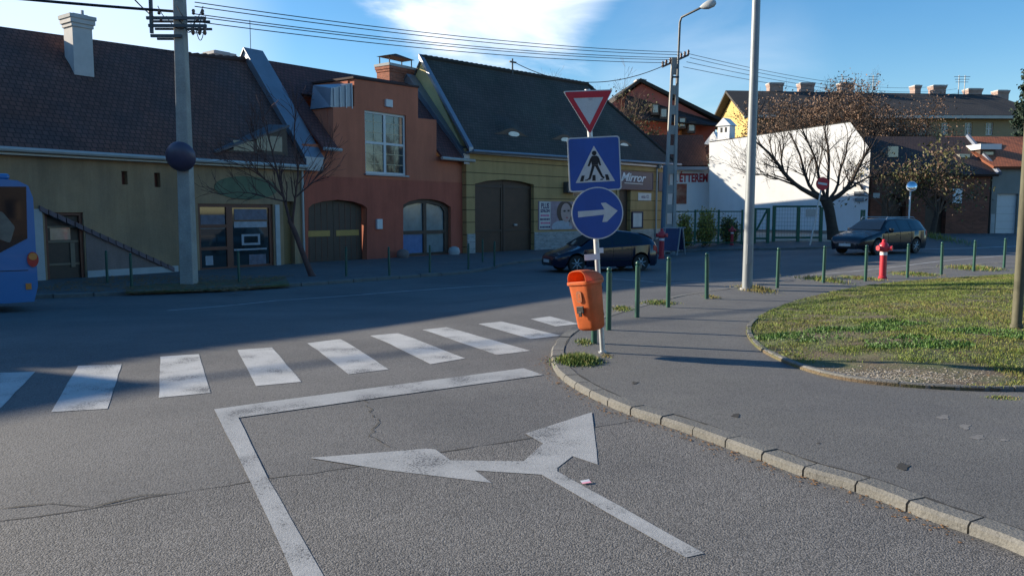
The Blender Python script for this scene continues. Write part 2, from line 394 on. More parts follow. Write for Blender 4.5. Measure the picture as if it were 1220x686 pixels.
# ---- painted markings
stripes = [[(-30, 445), (42, 443), (0, 487), (-80, 492)], [(93, 436), (145, 434), (128, 487), (61, 491)], [(191, 425), (237, 422), (251, 468), (189, 474)], [(283, 417), (324, 414), (359, 455), (305, 460)],
           [(366, 409), (405, 404), (463, 440), (415, 446)], [(441, 400), (474, 397), (554, 427), (513, 434)], [(503, 393), (532, 390), (632, 418), (592, 423)], [(570, 386), (597, 383), (668, 400), (632, 404)], [(632, 380), (655, 377), (690, 386), (662, 389)]]
for st in stripes:
    q = gp(*st); q = wob(q+[q[0]], .3, .006)[:-1]
    drape('zebra_stripe', q, .004, M_paint, skirt=0, cell=.7)
ll = gp((255, 488), (440, 463), (624, 439), (647, 447), (460, 473), (284, 498), (320, 572), (385, 686), (424, 755), (380, 755), (349, 686), (298, 574))
drape('stop_line', wob(ll+[ll[0]], .35, .004)[:-1], .0062, M_paint_old, skirt=0, cell=.5)
ar = gp((369, 546), (508, 535), (519, 536), (537, 549), (624, 550), (647, 529), (626, 517), (705, 491.5), (712, 554), (682, 544), (664, 558), (664, 562), (839, 660), (817, 665), (645, 566), (566, 561), (586, 576), (463, 561))
drape('direction_arrow', wob(ar+[ar[0]], .35, .004)[:-1], .0062, M_paint_old, skirt=0, cell=.5)
ribbon('lane_line', wob(gp((200, 370), (262, 365), (330, 358), (480, 347), (570, 341), (660, 336), (729, 333)), .6, .01), .12, .004, M_paint_old)
ribbon('lane_line', wob(gp((729, 332), (793, 338), (880, 333), (1000, 325), (1076, 317), (1212, 303), (1300, 294)), .6, .01), .12, .004, M_paint_old)
ribbon('lane_line', wob(gp((1100, 297), (1220, 293)), .6, .01), .2, .004, M_paint_old)
# ---- corner pavement and its kerb stones
outer = [(1420, 758), (1218, 660), (1154, 636), (1102, 619), (1048, 596), (999, 579), (959, 569), (915, 552), (856, 530), (802, 510), (753, 496), (718, 481), (689, 466), (667, 451), (657, 437), (656, 424), (662, 410), (673, 400), (688, 391),
         (726, 377), (793, 358), (830, 351), (879, 345), (924, 339), (960, 336), (1007, 332), (1060, 326), (1118, 321), (1212, 314), (1330, 306)]
outer = [at(x, y, .0) for x, y in outer]
def resample(pts, step):
    out = [pts[0].copy()]; acc = 0
    for a, b in zip(pts, pts[1:]):
        L_ = (b-a).length; t = step-acc
        while t <= L_: out.append(a+(b-a)*t/L_); t += step
        acc = (acc+L_) % step if L_+acc >= step else acc+L_
    return out
def smooth_line(pts, n=2):
    for _ in range(n):
        q = [pts[0]]
        for a, b in zip(pts, pts[1:]): q += [a*.75+b*.25, a*.25+b*.75]
        pts = q+[pts[-1]]
    return pts
outer = smooth_line(outer)
def offset(pts, d):
    out = []
    for i, p in enumerate(pts):
        t = pts[min(i+1, len(pts)-1)]-pts[max(i-1, 0)]; t.z = 0; t.normalize(); out.append(p+Vector((t.y, -t.x, 0))*d)
    return out
def kerb(name, pts, w, h, m, gap=.012, seg=.5, jit=.012, side=1):
    mb = MB(); pts = resample(pts, seg/4); inn = offset(pts, w*side); i = 0
    while i+4 < len(pts):
        hz = h+random.uniform(-jit, jit); jx = random.uniform(-jit, jit)*.8
        for k in range(4):
            a, b = pts[i+k].copy(), pts[i+k+1].copy(); c, d = inn[i+k+1].copy(), inn[i+k].copy()
            if k == 0: a += (b-a)*gap/(seg/4); d += (c-d)*gap/(seg/4)
            if k == 3: b += (a-b)*gap/(seg/4); c += (d-c)*gap/(seg/4)
            nrm = (d-a).normalized()*jx
            qs = [q+nrm for q in (a, b, c, d)]
            ch = min(.02, w*.2); e = [qs[0]+(qs[3]-qs[0]).normalized()*ch, qs[1]+(qs[2]-qs[1]).normalized()*ch]
            g = lambda q, z: (q.x, q.y, T(q.x, q.y)+z)
            vs_ = [g(qs[0], -.05), g(qs[1], -.05), g(qs[1], hz-ch), g(qs[0], hz-ch), g(e[0], hz), g(e[1], hz), g(qs[2], hz), g(qs[3], hz), g(qs[2], -.05), g(qs[3], -.05)]
            fs = [(0, 1, 2, 3), (3, 2, 5, 4), (4, 5, 6, 7), (7, 6, 8, 9)]
            if k == 0: fs.append((0, 3, 4, 7, 9))
            if k == 3: fs.append((1, 8, 6, 5, 2))
            mb.add(vs_, fs)
        i += 4
    return tag(mb.build(name, m), kind='structure')
kerb('kerb', outer, .15, PV+.004, M_kerb, gap=.007, seg=.36, jit=.006)
inner = offset(outer, .145)
pv = [(p.x, p.y) for p in inner]
drape('pavement', pv+[(34, 22), (34, -6), (9, -6)], PV, M_pave, skirt=.25, cell=.6)
ribbon('pavement_crack', [p+Vector((0, 0, 0)) for p in offset(outer, .152)][2:-2], .018, PV+.0025, M_crack, .9)
# repair scars and spalls in the pavement
M_stain = mat('pale_cement_stain', (.168, .163, .156), .9, .3, 9, fine=.3, fscale=60)
from mathutils import noise as mn
def blot(name, cx, cy, rx, ry, m, h, seed):
    random.seed(seed); c = at(cx, cy, PV); ex = at(cx+rx, cy, PV)-c; ey = at(cx, cy-ry, PV)-c; pts = []
    for k in range(18):
        t = 2*math.pi*k/18; r = .7+.3*mn.noise(Vector((math.cos(t)*1.5+seed, math.sin(t)*1.5, seed)))*2; pts.append(c+ex*math.cos(t)*r+ey*math.sin(t)*r)
    mb = MB(); mb.add([(p.x, p.y, T(p.x, p.y)+h) for p in [c]+pts], [(0, 1+k, 1+(k+1) % 18) for k in range(18)]); return tag(mb.build(name, m), kind='structure')
for i, a in enumerate([(1125, 497, 12, 3), (1165, 521, 13, 3), (1195, 524, 8, 2), (1150, 508, 10, 4)]): blot('cement_stain', *a, M_stain, PV+.002, i)
for i, a in enumerate([(1075, 556, 11, 4.5), (877, 495, 7, 3), (756, 456, 5, 2), (975, 528, 3, 1.2)]): blot('pavement_hole', *a, M_crack, PV+.0035, 20+i)
# ---- pavement on the far side of the street
M_far = mat('far_pavement_asphalt', (.13, .128, .125), .88, .2, .8, bump=.3, mode='asphalt', fine=.2, fscale=50)
fk = smooth_line([at(x, y, 0) for x, y in ((-420, 380), (-60, 360), (47, 356), (146, 352), (260, 347), (366, 341), (480, 332), (560, 326), (588, 321), (600, 316), (660, 309), (720, 306), (785, 302), (850, 299), (963, 298), (1010, 293))])
kerb('kerb', fk, .14, .11, M_kerb, seg=.9, side=-1)
fk2 = offset(fk, -.135)
drape('pavement', [(p.x, p.y) for p in fk2]+[(21, 60), (-30, 60), (-44, 30)], .1, M_far, skirt=.25, cell=1.2)
verge_line = [p for p in offset(fk, -.16)]
vr = gp((150, 348), (260, 344), (345, 339), (340, 330), (230, 336), (150, 342), h=.1)
drape('verge', vr, .115, M_soil, skirt=.05, cell=.8)
M_yard = mat('gravel_yard', (.36, .32, .25), .95, .25, 3, bump=.4, bscale=30, fine=.3, fscale=30)
yd = gp((800, 290.5), (868, 291), (905, 291), (985, 290.5), (1030, 288), (1040, 283), (845, 281), (800, 284))
drape('yard', yd, .125, M_yard, skirt=.1, cell=.8)
# ---- lawn
lawn_px = [(1500, 475), (1300, 467), (1220, 466), (1160, 466), (1085, 462), (1020, 456), (970, 446), (930, 431), (905, 418), (892, 405), (888, 395), (893, 386), (905, 378), (930, 366), (960, 356), (1020, 343), (1100, 334), (1220, 327), (1340, 320)]
lawn = smooth_line([at(x, y, PV) for x, y in lawn_px]); lawn_edge = lawn[:]
lpoly = [(p.x, p.y) for p in lawn]+[(30, 21.), (30, 7)]
LP = np.array(lpoly)
def edge_dist(x, y):
    a = LP; b = np.roll(LP, -1, 0); ab = b-a; t = np.clip(((x-a[:, 0])*ab[:, 0]+(y-a[:, 1])*ab[:, 1])/(ab**2).sum(1), 0, 1)
    return float(np.sqrt((((a+ab*t[:, None])-[x, y])**2).sum(1)).min())
def inside(x, y, P):
    a = P; b = np.roll(P, -1, 0); c = ((a[:, 1] > y) != (b[:, 1] > y)) & (x < (b[:, 0]-a[:, 0])*(y-a[:, 1])/(b[:, 1]-a[:, 1]+1e-12)+a[:, 0]); return bool(c.sum() % 2)
def TL(x, y): return T(x, y)+PV+.03+(.10*sm(0, 2.5, edge_dist(x, y)) if inside(x, y, LP) else 0)
drape('lawn_soil', lpoly, 0, M_soil, skirt=.15, cell=.35, T_=TL)
kerb('lawn_edging', [p for p in lawn_edge][:int(len(lawn_edge)*.66)], .06, PV+.045, M_kerb, gap=.006, seg=1.0, jit=.008)
from mathutils import noise as mn
def blades(name, pts, m, parent=None, label=None):
    """pts: (x, y, z, height, width, material index)"""
    n = len(pts); v = np.zeros((n*4, 3)); mi = np.zeros(n*2, int); rnd = np.random.RandomState(5)
    P = np.array([p[:5] for p in pts]); a = rnd.rand(n)*6.283; ln = rnd.rand(n)*.9+.1; b = a+1.57+rnd.randn(n)*.5
    w = np.stack([np.cos(a), np.sin(a), 0*a], 1)*P[:, 4:5]/2; d = np.stack([np.cos(b)*ln*.8, np.sin(b)*ln*.8, 1-.5*ln], 1)*P[:, 3:4]
    v[0::4] = P[:, :3]-w; v[1::4] = P[:, :3]+w; v[2::4] = P[:, :3]+d*.6+w*.8; v[3::4] = P[:, :3]+d
    k = np.arange(n)*4; f = np.empty((n*2, 3), int); f[0::2] = np.stack([k, k+1, k+2], 1); f[1::2] = np.stack([k, k+2, k+3], 1)
    me = bpy.data.meshes.new(name)
    if parent: v = v-np.array(wm(parent).translation)[None]
    me.from_pydata(v.tolist(), [], f.tolist())
    for x in m: me.materials.append(x)
    me.polygons.foreach_set('material_index', np.repeat([p[5] for p in pts], 2).tolist())
    o = bpy.data.objects.new(name, me); COL.objects.link(o)
    if parent: o.parent = parent
    W[o.name] = wm(parent); return o
M_g1 = mat('fresh_grass', (.14, .20, .035), .6, .4, 3, spec=.3); M_g2 = mat('olive_grass', (.19, .20, .05), .65, .35, 3, spec=.3); M_g3 = mat('dry_grass', (.27, .21, .085), .75, .3, 3, spec=.2); M_g4 = mat('clover_leaf', (.075, .155, .03), .55, .3, 4, spec=.35)
M_leaf = mat('fallen_leaf', (.22, .11, .04), .8, .4, 9)
def lawn_blades():
    rnd = random.Random(8); pts = []; X1 = 15.5
    c1 = at(1035, 447, .1); clo = [(at(960, 402, .1), .9), (at(1005, 397, .1), .9), (at(1060, 393, .1), .7), (at(1090, 415, .1), .9), (at(1180, 405, .1), .8)]
    while len(pts) < 150000:
        x = rnd.uniform(2.3, X1); y = 7+abs(rnd.random()**1.35)*14
        if x/y > .70 or not inside(x, y, LP): continue
        e = edge_dist(x, y); v = Vector((x, y, 0)); n1 = mn.noise(v*.8); n2 = mn.noise(v*2.7+Vector((9, 3, 0))); n3 = mn.noise(v*.5+Vector((40, 7, 2)))
        g = math.hypot((x-c1.x)/1.9, (y-c1.y)/.75)
        dens = .9+.8*n1+.7*n2
        near = sm(11.5, 9.3, y)*sm(5.2, 3.2, x)
        dens -= .55*near
        if g < .95: dens -= 1.3*(.95-g)/.4
        if rnd.random() > dens: continue
        k = 0
        cl = max([0]+[1-math.hypot((x-c.x)/r, (y-c.y)/(r*.7)) for c, r in clo])+.35*n2
        q = rnd.random()+n3*.8
        if cl > .35 and rnd.random() < .8: k = 3
        elif q > 1.05: k = 2
        elif q > .5: k = 1
        hgt = rnd.uniform(.010, .033)*(1.15 if k == 3 else 1)*(1.2+n2*.8); w = rnd.uniform(.004, .009)*(2.2 if k == 3 else 1)*(1+y*.02)
        pts.append((x, y, TL(x, y)-.003, hgt, w, k))
    return tag(blades('lawn_grass', pts, [M_g1, M_g2, M_g3, M_g4]), kind='stuff')
lawn_blades()
M_peb = mat('pale_gravel', (.30, .27, .22), .9, .35, 14, fine=.3, fscale=30)
def scatter_bits(name, n, pos, size, m, zf, flat=.6, seed=1):
    rnd = random.Random(seed); mb = MB()
    for _ in range(n):
        p = pos(rnd)
        if p is None: continue
        s = size*rnd.uniform(.5, 1.5); a = rnd.uniform(0, 6.28); z = zf(p[0], p[1]); c, q = math.cos(a)*s, math.sin(a)*s
        t = rnd.uniform(.2, 1)*flat*s
        mb.add([(p[0]+c, p[1]+q, z), (p[0]-q, p[1]+c, z+t*.3), (p[0]-c*.8, p[1]-q*.9, z), (p[0]+q, p[1]-c, z+t*.2), (p[0], p[1], z+t)], [(0, 1, 4), (1, 2, 4), (2, 3, 4), (3, 0, 4)])
    return tag(mb.build(name, m), kind='stuff')
gc = at(1035, 449, .1)
scatter_bits('gravel', 2200, lambda r: (lambda x, y: (x, y) if inside(x, y, LP) else None)(gc.x+r.gauss(0, .6), gc.y+r.gauss(.05, .2)), .011, M_peb, lambda x, y: TL(x, y)+.001)
scatter_bits('fallen_leaves', 420, lambda r: (lambda x, y: (x, y) if inside(x, y, LP) else None)(r.uniform(2.6, 14), r.uniform(7.5, 14)), .013, M_leaf, lambda x, y: TL(x, y)+.02, .3, 3)
ol = resample(outer[10:70], .05)
scatter_bits('kerb_litter', 500, lambda r: (lambda p: (p.x+r.gauss(-.05, .06), p.y+r.gauss(-.02, .05)))(r.choice(ol[:int(len(ol)*.8)])), .009, M_leaf, lambda x, y: T(x, y)+.005, .4, 4)
scatter_bits('leaf_litter', 2500, lambda r: (r.uniform(-13, -7), r.uniform(20.4, 25.5)), .035, M_leaf, lambda x, y: T(x, y)+.13, .4, 5)
# ---- weeds
def weed(name, label, px, py, rx, ry, n, hgt, h=PV, dry=.25, seed=1):
    c = at(px, py, h); ex = (at(px+rx, py, h)-c).length; ey = (at(px, py-ry, h)-c).length; rnd = random.Random(seed)
    t = thing(name, label, 'weeds', (c.x, c.y, T(c.x, c.y)+h), group='weeds along the kerbs'); pts = []
    for _ in range(n):
        a = rnd.gauss(0, .5); b = rnd.gauss(0, .5); x, y = c.x+a*ex, c.y+b*ey
        k = 2 if rnd.random() < dry else (0 if rnd.random() < .6 else (1 if rnd.random() < .5 else 3))
        pts.append((x, y, T(x, y)+h-.01, rnd.uniform(.4, 1)*hgt*max(.3, 1-.4*(a*a+b*b)), rnd.uniform(.006, .014)*(1+c.y*.03), k))
    blades('foliage', pts, [M_g1, M_g2, M_g3, M_g4], t); return t
weed('grass_tuft', 'bright green weed clump on the kerb by the sign pole', 689, 430, 25, 6, 3200, .13, PV, .08, 1)
weed('grass_tuft', 'small weed clump around the foot of the bollard behind the litter bin', 697, 408, 13, 4, 350, .08, PV, .2, 2)
weed('grass_tuft', 'dry weeds at the foot of the tilted sign pole', 722, 424, 9, 3, 160, .05, PV, .8, 3)
weed('grass_tuft', 'low weeds left of the second bollard from the litter bin', 742, 368, 12, 3, 500, .09, PV, .25, 4)
weed('grass_tuft', 'long weed strip between the two bollards right of the blue arrow sign', 786, 361, 22, 3, 700, .10, PV, .2, 5)
weed('grass_tuft', 'dry brown weeds around the base of the tall lamp post', 900, 345, 17, 4, 900, .16, PV, .75, 6)
weed('grass_tuft', 'brown weeds at the foot of the bollard just left of the lamp post', 848, 354, 10, 2.5, 300, .08, PV, .7, 7)
weed('grass_tuft', 'yellow green weeds around the bollard in front of the bare tree', 980, 334, 14, 4, 600, .20, PV, .3, 8)
weed('grass_tuft', 'weed strip left of the red hydrant', 1025, 332, 20, 3, 800, .13, PV, .4, 9)
weed('grass_tuft', 'weed strip right of the red hydrant', 1090, 327, 28, 3, 1000, .13, PV, .35, 10)
weed('grass_tuft', 'weed strip between the bollards at the far right', 1160, 320, 28, 3, 1200, .18, PV, .3, 11)
weed('grass_tuft', 'low weeds in front of the lawn kerb at the right edge', 1195, 474, 26, 3, 700, .035, PV, .3, 12)
weed('grass_tuft', 'overgrown weeds behind the dark estate car', 1118, 284, 12, 3, 500, .5, PV, .2, 13)
# litter
M_pink = mat('pink_paper', (.8, .35, .45), .6, 0); M_white = mat('white_plastic', (.75, .75, .74), .5, .03)
c = at(698, 575, .006); t = thing('paper_scrap', 'small pink and white paper scrap lying beside the road arrow', 'litter', (c.x, c.y, .009), (0, 0, .3))
mb = MB(); mb.cur = 0; mb.add([(-.03, -.02, .002), (.03, -.02, .004), (.03, .0, .006), (-.03, .0, .003), (.03, .02, .012), (-.03, .022, .008)], [(0, 1, 2, 3)]); mb.cur = 1; mb.add([(-.03, .0, .003), (.03, .0, .006), (.03, .022, .012), (-.03, .022, .008)], [(0, 1, 2, 3)])
mb.build('paper_sheet', [M_pink, M_white], t, world=False)
# ---------------------------------------------------------------- street furniture
M_green = mat('dark_green_paint', (.018, .085, .06), .38, .12, 6, fine=.06, fscale=30, spec=.6)
M_steel = mat('galvanised_steel', (.50, .52, .53), .42, .15, 5, metal=.6, fine=.08, fscale=30)
M_dsteel = mat('dark_steel', (.09, .095, .10), .5, .2, 5, metal=.4)
M_lamp = mat('grey_pole_paint', (.24, .265, .28), .5, .12, 3, metal=.2, fine=.05, fscale=30)
M_blue = mat('sign_blue', (.012, .08, .34), .4, .12, 4, spec=.6, streak=.12, fine=.05, fscale=120); M_red = mat('sign_red', (.55, .02, .035), .4, .08, 5); M_swhite = mat('sign_white', (.58, .59, .57), .45, .1, 5, streak=.12, fine=.05, fscale=60)
M_black = mat('sign_black', (.012, .013, .015), .5, .05, 5); M_sback = mat('sign_back_grey', (.35, .36, .36), .5, .1, 5, metal=.4)
def disc(n, r, cx=0, cy=0): return [(cx+r*math.cos(2*math.pi*k/n), cy+r*math.sin(2*math.pi*k/n)) for k in range(n)]
def rrect(w, h, r, n=5):
    out = []
    for sx, sy, a0 in ((1, 1, 0), (-1, 1, 90), (-1, -1, 180), (1, -1, 270)):
        for k in range(n+1):
            a = R(a0+90*k/n); out.append((sx*(w/2-r)+r*math.cos(a), sy*(h/2-r)+r*math.sin(a)))
    return out
def rpoly(pts, r, n=4):
    out = []; m_ = len(pts)
    for i in range(m_):
        p = Vector(pts[i]); a = (Vector(pts[i-1])-p).normalized(); b = (Vector(pts[(i+1) % m_])-p).normalized(); s, e = p+a*r, p+b*r
        for k in range(n+1):
            t = k/n; q = s*(1-t)**2+p*2*t*(1-t)+e*t*t; out.append((q.x, q.y))
    return out
def superloft(mb, rings, n=28, M=None, c=(0, 0, 0)):
    """rings: (cx, cy, z, half_x, half_y, exponent)"""
    k = len(mb.v); M = M or Matrix.Identity(3); c = Vector(c)
    for (x, y, z, a, b, e) in rings:
        for j in range(n):
            t = 2*math.pi*j/n; ct, st = math.cos(t), math.sin(t)
            mb.v.append(tuple(c+M @ Vector((x+a*math.copysign(abs(ct)**(2/e), ct), y+b*math.copysign(abs(st)**(2/e), st), z))))
    for i in range(len(rings)-1):
        for j in range(n):
            q = (j+1) % n; mb.f.append((k+i*n+j, k+i*n+q, k+(i+1)*n+q, k+(i+1)*n+j)); mb.fm.append(mb.cur)
    mb.f.append(tuple(k+j for j in range(n))[::-1]); mb.fm.append(mb.cur)
    e_ = k+(len(rings)-1)*n; mb.f.append(tuple(e_+j for j in range(n))); mb.fm.append(mb.cur)
# --- tilted sign pole
b = at(718, 420, PV)
LEAN = R(-3.9)
SG = thing('sign_post', 'tilted steel pole carrying a give way triangle, blue crossing square and blue arrow disc', 'sign post', tuple(b), (0, LEAN, 0))
mb = MB(); mb.tube([(0, 0, -.05), (0, 0, 3.02)], .030, 16); mb.tube([(0, 0, 3.02), (0, 0, 3.035)], .033, 16); mb.tube([(0, 0, 0), (0, 0, .02)], .05, 12); mb.build('pole', M_steel, SG, 40, world=False)
def sign_f(cx, cz, yaw, roll=0., oy=-.045):
    Mx = Matrix.Rotation(yaw, 3, 'Z'); Rr = Matrix.Rotation(roll, 2)
    def f(a, b_, o):
        q = Rr @ Vector((a, b_)); v = Mx @ Vector((q.x, -o, q.y)); return Vector((cx, oy, cz))+v
    return f
def clamp(z):
    mb = MB(); mb.box((0, -.02, z), (.10, .05, .03)); mb.box((0, .03, z), (.085, .02, .03)); mb.tube([(.04, -.03, z), (.04, .05, z)], .006, 6); mb.tube([(-.04, -.03, z), (-.04, .05, z)], .006, 6); return mb
# give way triangle
f = sign_f(0.0, 2.785, R(8), R(-.7)); tri = lambda s: rpoly([(-.29*s, .235*s-.02*(1-s)), (0, -.265*s), (.29*s, .235*s)], .03*s)
y_ = MB(); y_.plate([tri(1.0)], f, -.004, .0, uv=False); ys = y_.build('yield_sign', M_swhite, SG, world=False)
x = MB(); x.plate([tri(.95), rpoly([(-.175, .152), (0, -.152), (.175, .152)], .004)[::-1]], f, .0, .0025, uv=False); x.build('sign_face', M_red, ys, world=False)
mb = clamp(2.92); mb.build('clamp', M_steel, ys, world=False)
# crossing square
f = sign_f(.028, 2.19, R(4), R(-.8)); sq = MB(); sq.plate([rrect(.605, .615, .035)], f, -.006, 0, uv=False); sqo = sq.build('crossing_sign', M_swhite, SG, world=False)
x = MB(); x.plate([rrect(.575, .585, .028)], f, 0, .0025, uv=False); x.build('sign_face', M_blue, sqo, world=False)
x = MB(); x.plate([[(-.228, -.205), (.228, -.205), (0, .205)]], f, .0025, .005, uv=False); x.build('sign_triangle', M_swhite, sqo, world=False)
x = MB()
def poly_(pts): x.plate([pts], f, .005, .0075, uv=False)
poly_(disc(16, .027, 0, .122)); poly_([(-.028, .092), (.028, .092), (.05, .075), (.038, -.012), (-.032, -.012), (-.04, .07)])
poly_([(-.036, .078), (-.05, .06), (-.082, -.02), (-.062, -.025), (-.03, .04)]); poly_([(.042, .072), (.056, .06), (.074, -.018), (.056, -.022), (.036, .03)])
poly_([(-.03, -.014), (.004, -.014), (-.052, -.165), (-.07, -.178), (-.098, -.172), (-.075, -.155)]); poly_([(-.002, -.014), (.037, -.014), (.09, -.14), (.112, -.158), (.095, -.172), (.07, -.15)])
for cx in (-.155, -.10, -.012, .075, .150):
    if cx in (-.10, .075): poly_([(cx-.02, -.185), (cx+.012, -.185), (cx+.018, -.172), (cx-.014, -.172)]); continue
    k = .018 if cx < -.05 else (-.018 if cx > .05 else 0)
    poly_([(cx-.024, -.19), (cx+.016, -.19), (cx+.016+k, -.125), (cx-.018+k, -.125)])
x.build('walking_figure', M_black, sqo, world=False)
mb = clamp(2.35); mb2 = clamp(2.02); mb.add(mb2.v, mb2.f); mb.build('clamp', M_steel, sqo, world=False)
mb = MB(); mb.box((-.13, .01, 1.88), (.20, .012, .07)); mb.build('back_plate', M_dsteel, SG, world=False)
# arrow disc
f = sign_f(.028, 1.63, R(3), R(0), -.05); a_ = MB(); a_.plate([disc(48, .300)], f, -.006, 0, uv=False); ao = a_.build('arrow_sign', M_swhite, SG, world=False)
x = MB(); x.plate([disc(48, .286)], f, 0, .0025, uv=False); x.build('sign_face', M_blue, ao, world=False)
x = MB(); x.plate([[(-.225, -.034), (.075, -.022), (.05, -.105), (.105, -.105), (.235, .012), (.10, .115), (.045, .112), (.085, .036), (-.225, .036)]], f, .0025, .005, uv=False); x.build('arrow', M_swhite, ao, world=False)
mb = clamp(1.7); mb.build('clamp', M_steel, ao, world=False)
mb = MB(); mb.box((-.06, -.033, 1.13), (.18, .003, .07)); mb.box((.05, -.03, 1.20), (.05, .003, .06)); mb.build('paper_sticker', M_white, SG, world=False)
mb = MB(); mb.lathe([(.0312, 1.13), (.0312, 1.36)], n=16); mb.build('tape_sleeve', M_swhite, SG, 40, world=False)
# --- litter bin hooked on the pole
M_or = mat('orange_plastic', (.80, .21, .065), .45, .16, 6, streak=.15, fine=.05, fscale=40, spec=.4)
nt = M_or.node_tree; bs = nt.nodes['Principled BSDF']; tr = nt.nodes.new('ShaderNodeBsdfTranslucent'); mxs = nt.nodes.new('ShaderNodeMixShader'); mxs.inputs[0].default_value = .38
nt.links.new(bs.inputs['Base Color'].links[0].from_socket, tr.inputs[0]); nt.links.new(bs.outputs[0], mxs.inputs[1]); nt.links.new(tr.outputs[0], mxs.inputs[2]); nt.links.new(mxs.outputs[0], nt.nodes['Material Output'].inputs[0])
bb = atY(703.5, 383, b.y-.16)
BN = thing('litter_bin', 'orange plastic litter bin hanging on the tilted sign pole', 'litter bin', (bb.x, bb.y, bb.z-.065), (R(3), R(-6.5), R(-44)))
BN.scale = (.88, .88, 1.10)
def ring_wall(mb, rings, th, n=28):
    inn = [(x_, y_, z_, a-th, b_-th, e) for x_, y_, z_, a, b_, e in rings[::-1]]
    k = len(mb.v); allr = rings+[(inn[0][0], inn[0][1], inn[0][2], inn[0][3], inn[0][4], inn[0][5])]+inn[1:-1]+[(inn[-1][0], inn[-1][1], inn[-1][2]+.02, inn[-1][3], inn[-1][4], inn[-1][5])]
    superloft(mb, allr, n)
mb = MB(); ring_wall(mb, [(0, .02, -.03, .10, .085, 4), (0, .02, -.015, .135, .115, 5), (0, .02, .01, .150, .13, 5), (0, .005, .30, .17, .15, 5), (0, -.005, .47, .183, .163, 5)], .006); mb.build('bin_body', M_or, BN, 35, world=False)
mb = MB(); superloft(mb, [(0, 0, .455, .198, .178, 5), (0, 0, .46, .203, .183, 5), (0, 0, .485, .203, .183, 5), (0, 0, .492, .197, .177, 5), (0, 0, .492, .172, .15, 5), (0, 0, .462, .172, .15, 5)]); mb.build('rim', M_or, BN, 35, world=False)
# hood: an arched shell, open at the front
mb = MB(); n = 18; prof = []
for j, y in enumerate((-.175, -.15, -.10, .0, .09, .15, .172)):
    hh = (.115, .118, .12, .115, .10, .075, .045)[j]; ww = (.150, .158, .165, .175, .178, .178, .172)[j]; prof.append((y, hh, ww))
for th, flip in ((0, 0), (.007, 1)):
    k = len(mb.v)
    for y, hh, ww in prof:
        for i in range(n+1):
            t = math.pi*i/n; c_, s_ = math.cos(t), math.sin(t); mb.v.append((math.copysign(abs(c_)**.6, c_)*(ww-th), y, .49+max(0, s_)**.75*(hh-th)))
    for j in range(len(prof)-1):
        for i in range(n): q = k+j*(n+1)+i; mb.f.append((q, q+1, q+n+2, q+n+1)); mb.fm.append(0)
m_ = n+1
for i in range(n): mb.f.append((i, i+1, len(prof)*m_+i+1, len(prof)*m_+i)); mb.fm.append(0)
e_ = (len(prof)-1)*m_; mb.f.append(tuple(e_+i for i in range(m_))); mb.fm.append(0)
mb.build('hood', M_or, BN, 50, world=False)
def binf(a, b_, o): return Vector((a, -.168+(.47-b_)*.045-o, b_))
mb = MB(); mb.plate([rrect(.085, .12, .03)], lambda a, b_, o: binf(a+.0, b_+.335, o), .001, .003, uv=False); mb.build('crest_sticker', mat('brown_print', (.35, .12, .05), .5, .3, 30), BN, world=False)
mb = MB(); mb.plate([disc(12, .018, 0, .35)], binf, .003, .004, uv=False); mb.plate([[(-.03, .30), (.03, .30), (.02, .33), (-.02, .33)]], binf, .003, .004, uv=False); mb.build('crest_mark', M_or, BN, world=False)
mb = MB(); mb.box((.0, -.165, .20), (.11, .02, .075)); mb.box((.0, -.175, .155), (.05, .016, .05)); mb.build('lock_plate', M_black, BN, world=False, bevel=.004)
mb = MB(); mb.box((.09, .14, .40), (.10, .12, .03), Matrix.Rotation(R(46), 3, 'Z')); mb.box((.07, .14, .12), (.10, .10, .03), Matrix.Rotation(R(46), 3, 'Z')); mb.build('bracket', M_dsteel, BN, world=False)
# --- bollards
def bollard(loc, label, h, group):
    t = thing('bollard', label, 'bollard', loc, group=group)
    mb = MB(); mb.tube([(0, 0, -.05), (0, 0, h-.075)], .038, 14); mb.lathe([(.038, h-.075), (.03, h-.068), (.022, h-.062), (.022, h-.05)], n=14); mb.build('post', M_green, t, 40, world=False)
    mb = MB(); mb.lathe([(.001, h-.055)]+[(.036*math.sin(R(a)), h-.034-.036*math.cos(R(a))) for a in range(25, 180, 15)]+[(.001, h)], n=14); mb.build('ball_cap', M_green, t, 60, world=False); return t
GR = 'green bollards along the corner pavement'; first = None
for px, py, lb in [(708, 409, 'green bollard half hidden behind the orange litter bin'), (725, 393, 'green bollard directly right of the orange litter bin'), (759, 378, 'second green bollard to the right of the litter bin'),
                   (796, 366, 'green bollard in front of the A-shaped board'), (842, 356, 'green bollard between the A-shaped board and the tall lamp post'), (926, 343, 'green bollard just right of the tall lamp post'),
                   (981, 337, 'green bollard in front of the bare tree trunk, weeds at its foot'), (1031, 335, 'green bollard just left of the red hydrant, before the car bonnet'), (1081, 331, 'green bollard just right of the red hydrant'),
                   (1121.5, 327, 'green bollard behind the rear of the dark estate car'), (1160, 323, 'green bollard in front of the grey house, second from the right end'), (1196, 319, 'last green bollard at the right end of the row')]:
    p = at(px, py, PV); p = (p.x, p.y, T(p.x, p.y)+PV-.003); ro = (R(random.uniform(-.8, .8)), R(random.uniform(-1, 1)), 0)
    if first is None: first = bollard(p, lb, .885, GR); first.rotation_euler = ro
    else: copy_thing(first, p, ro, lb)
GR = 'bollards across the street'; first = None
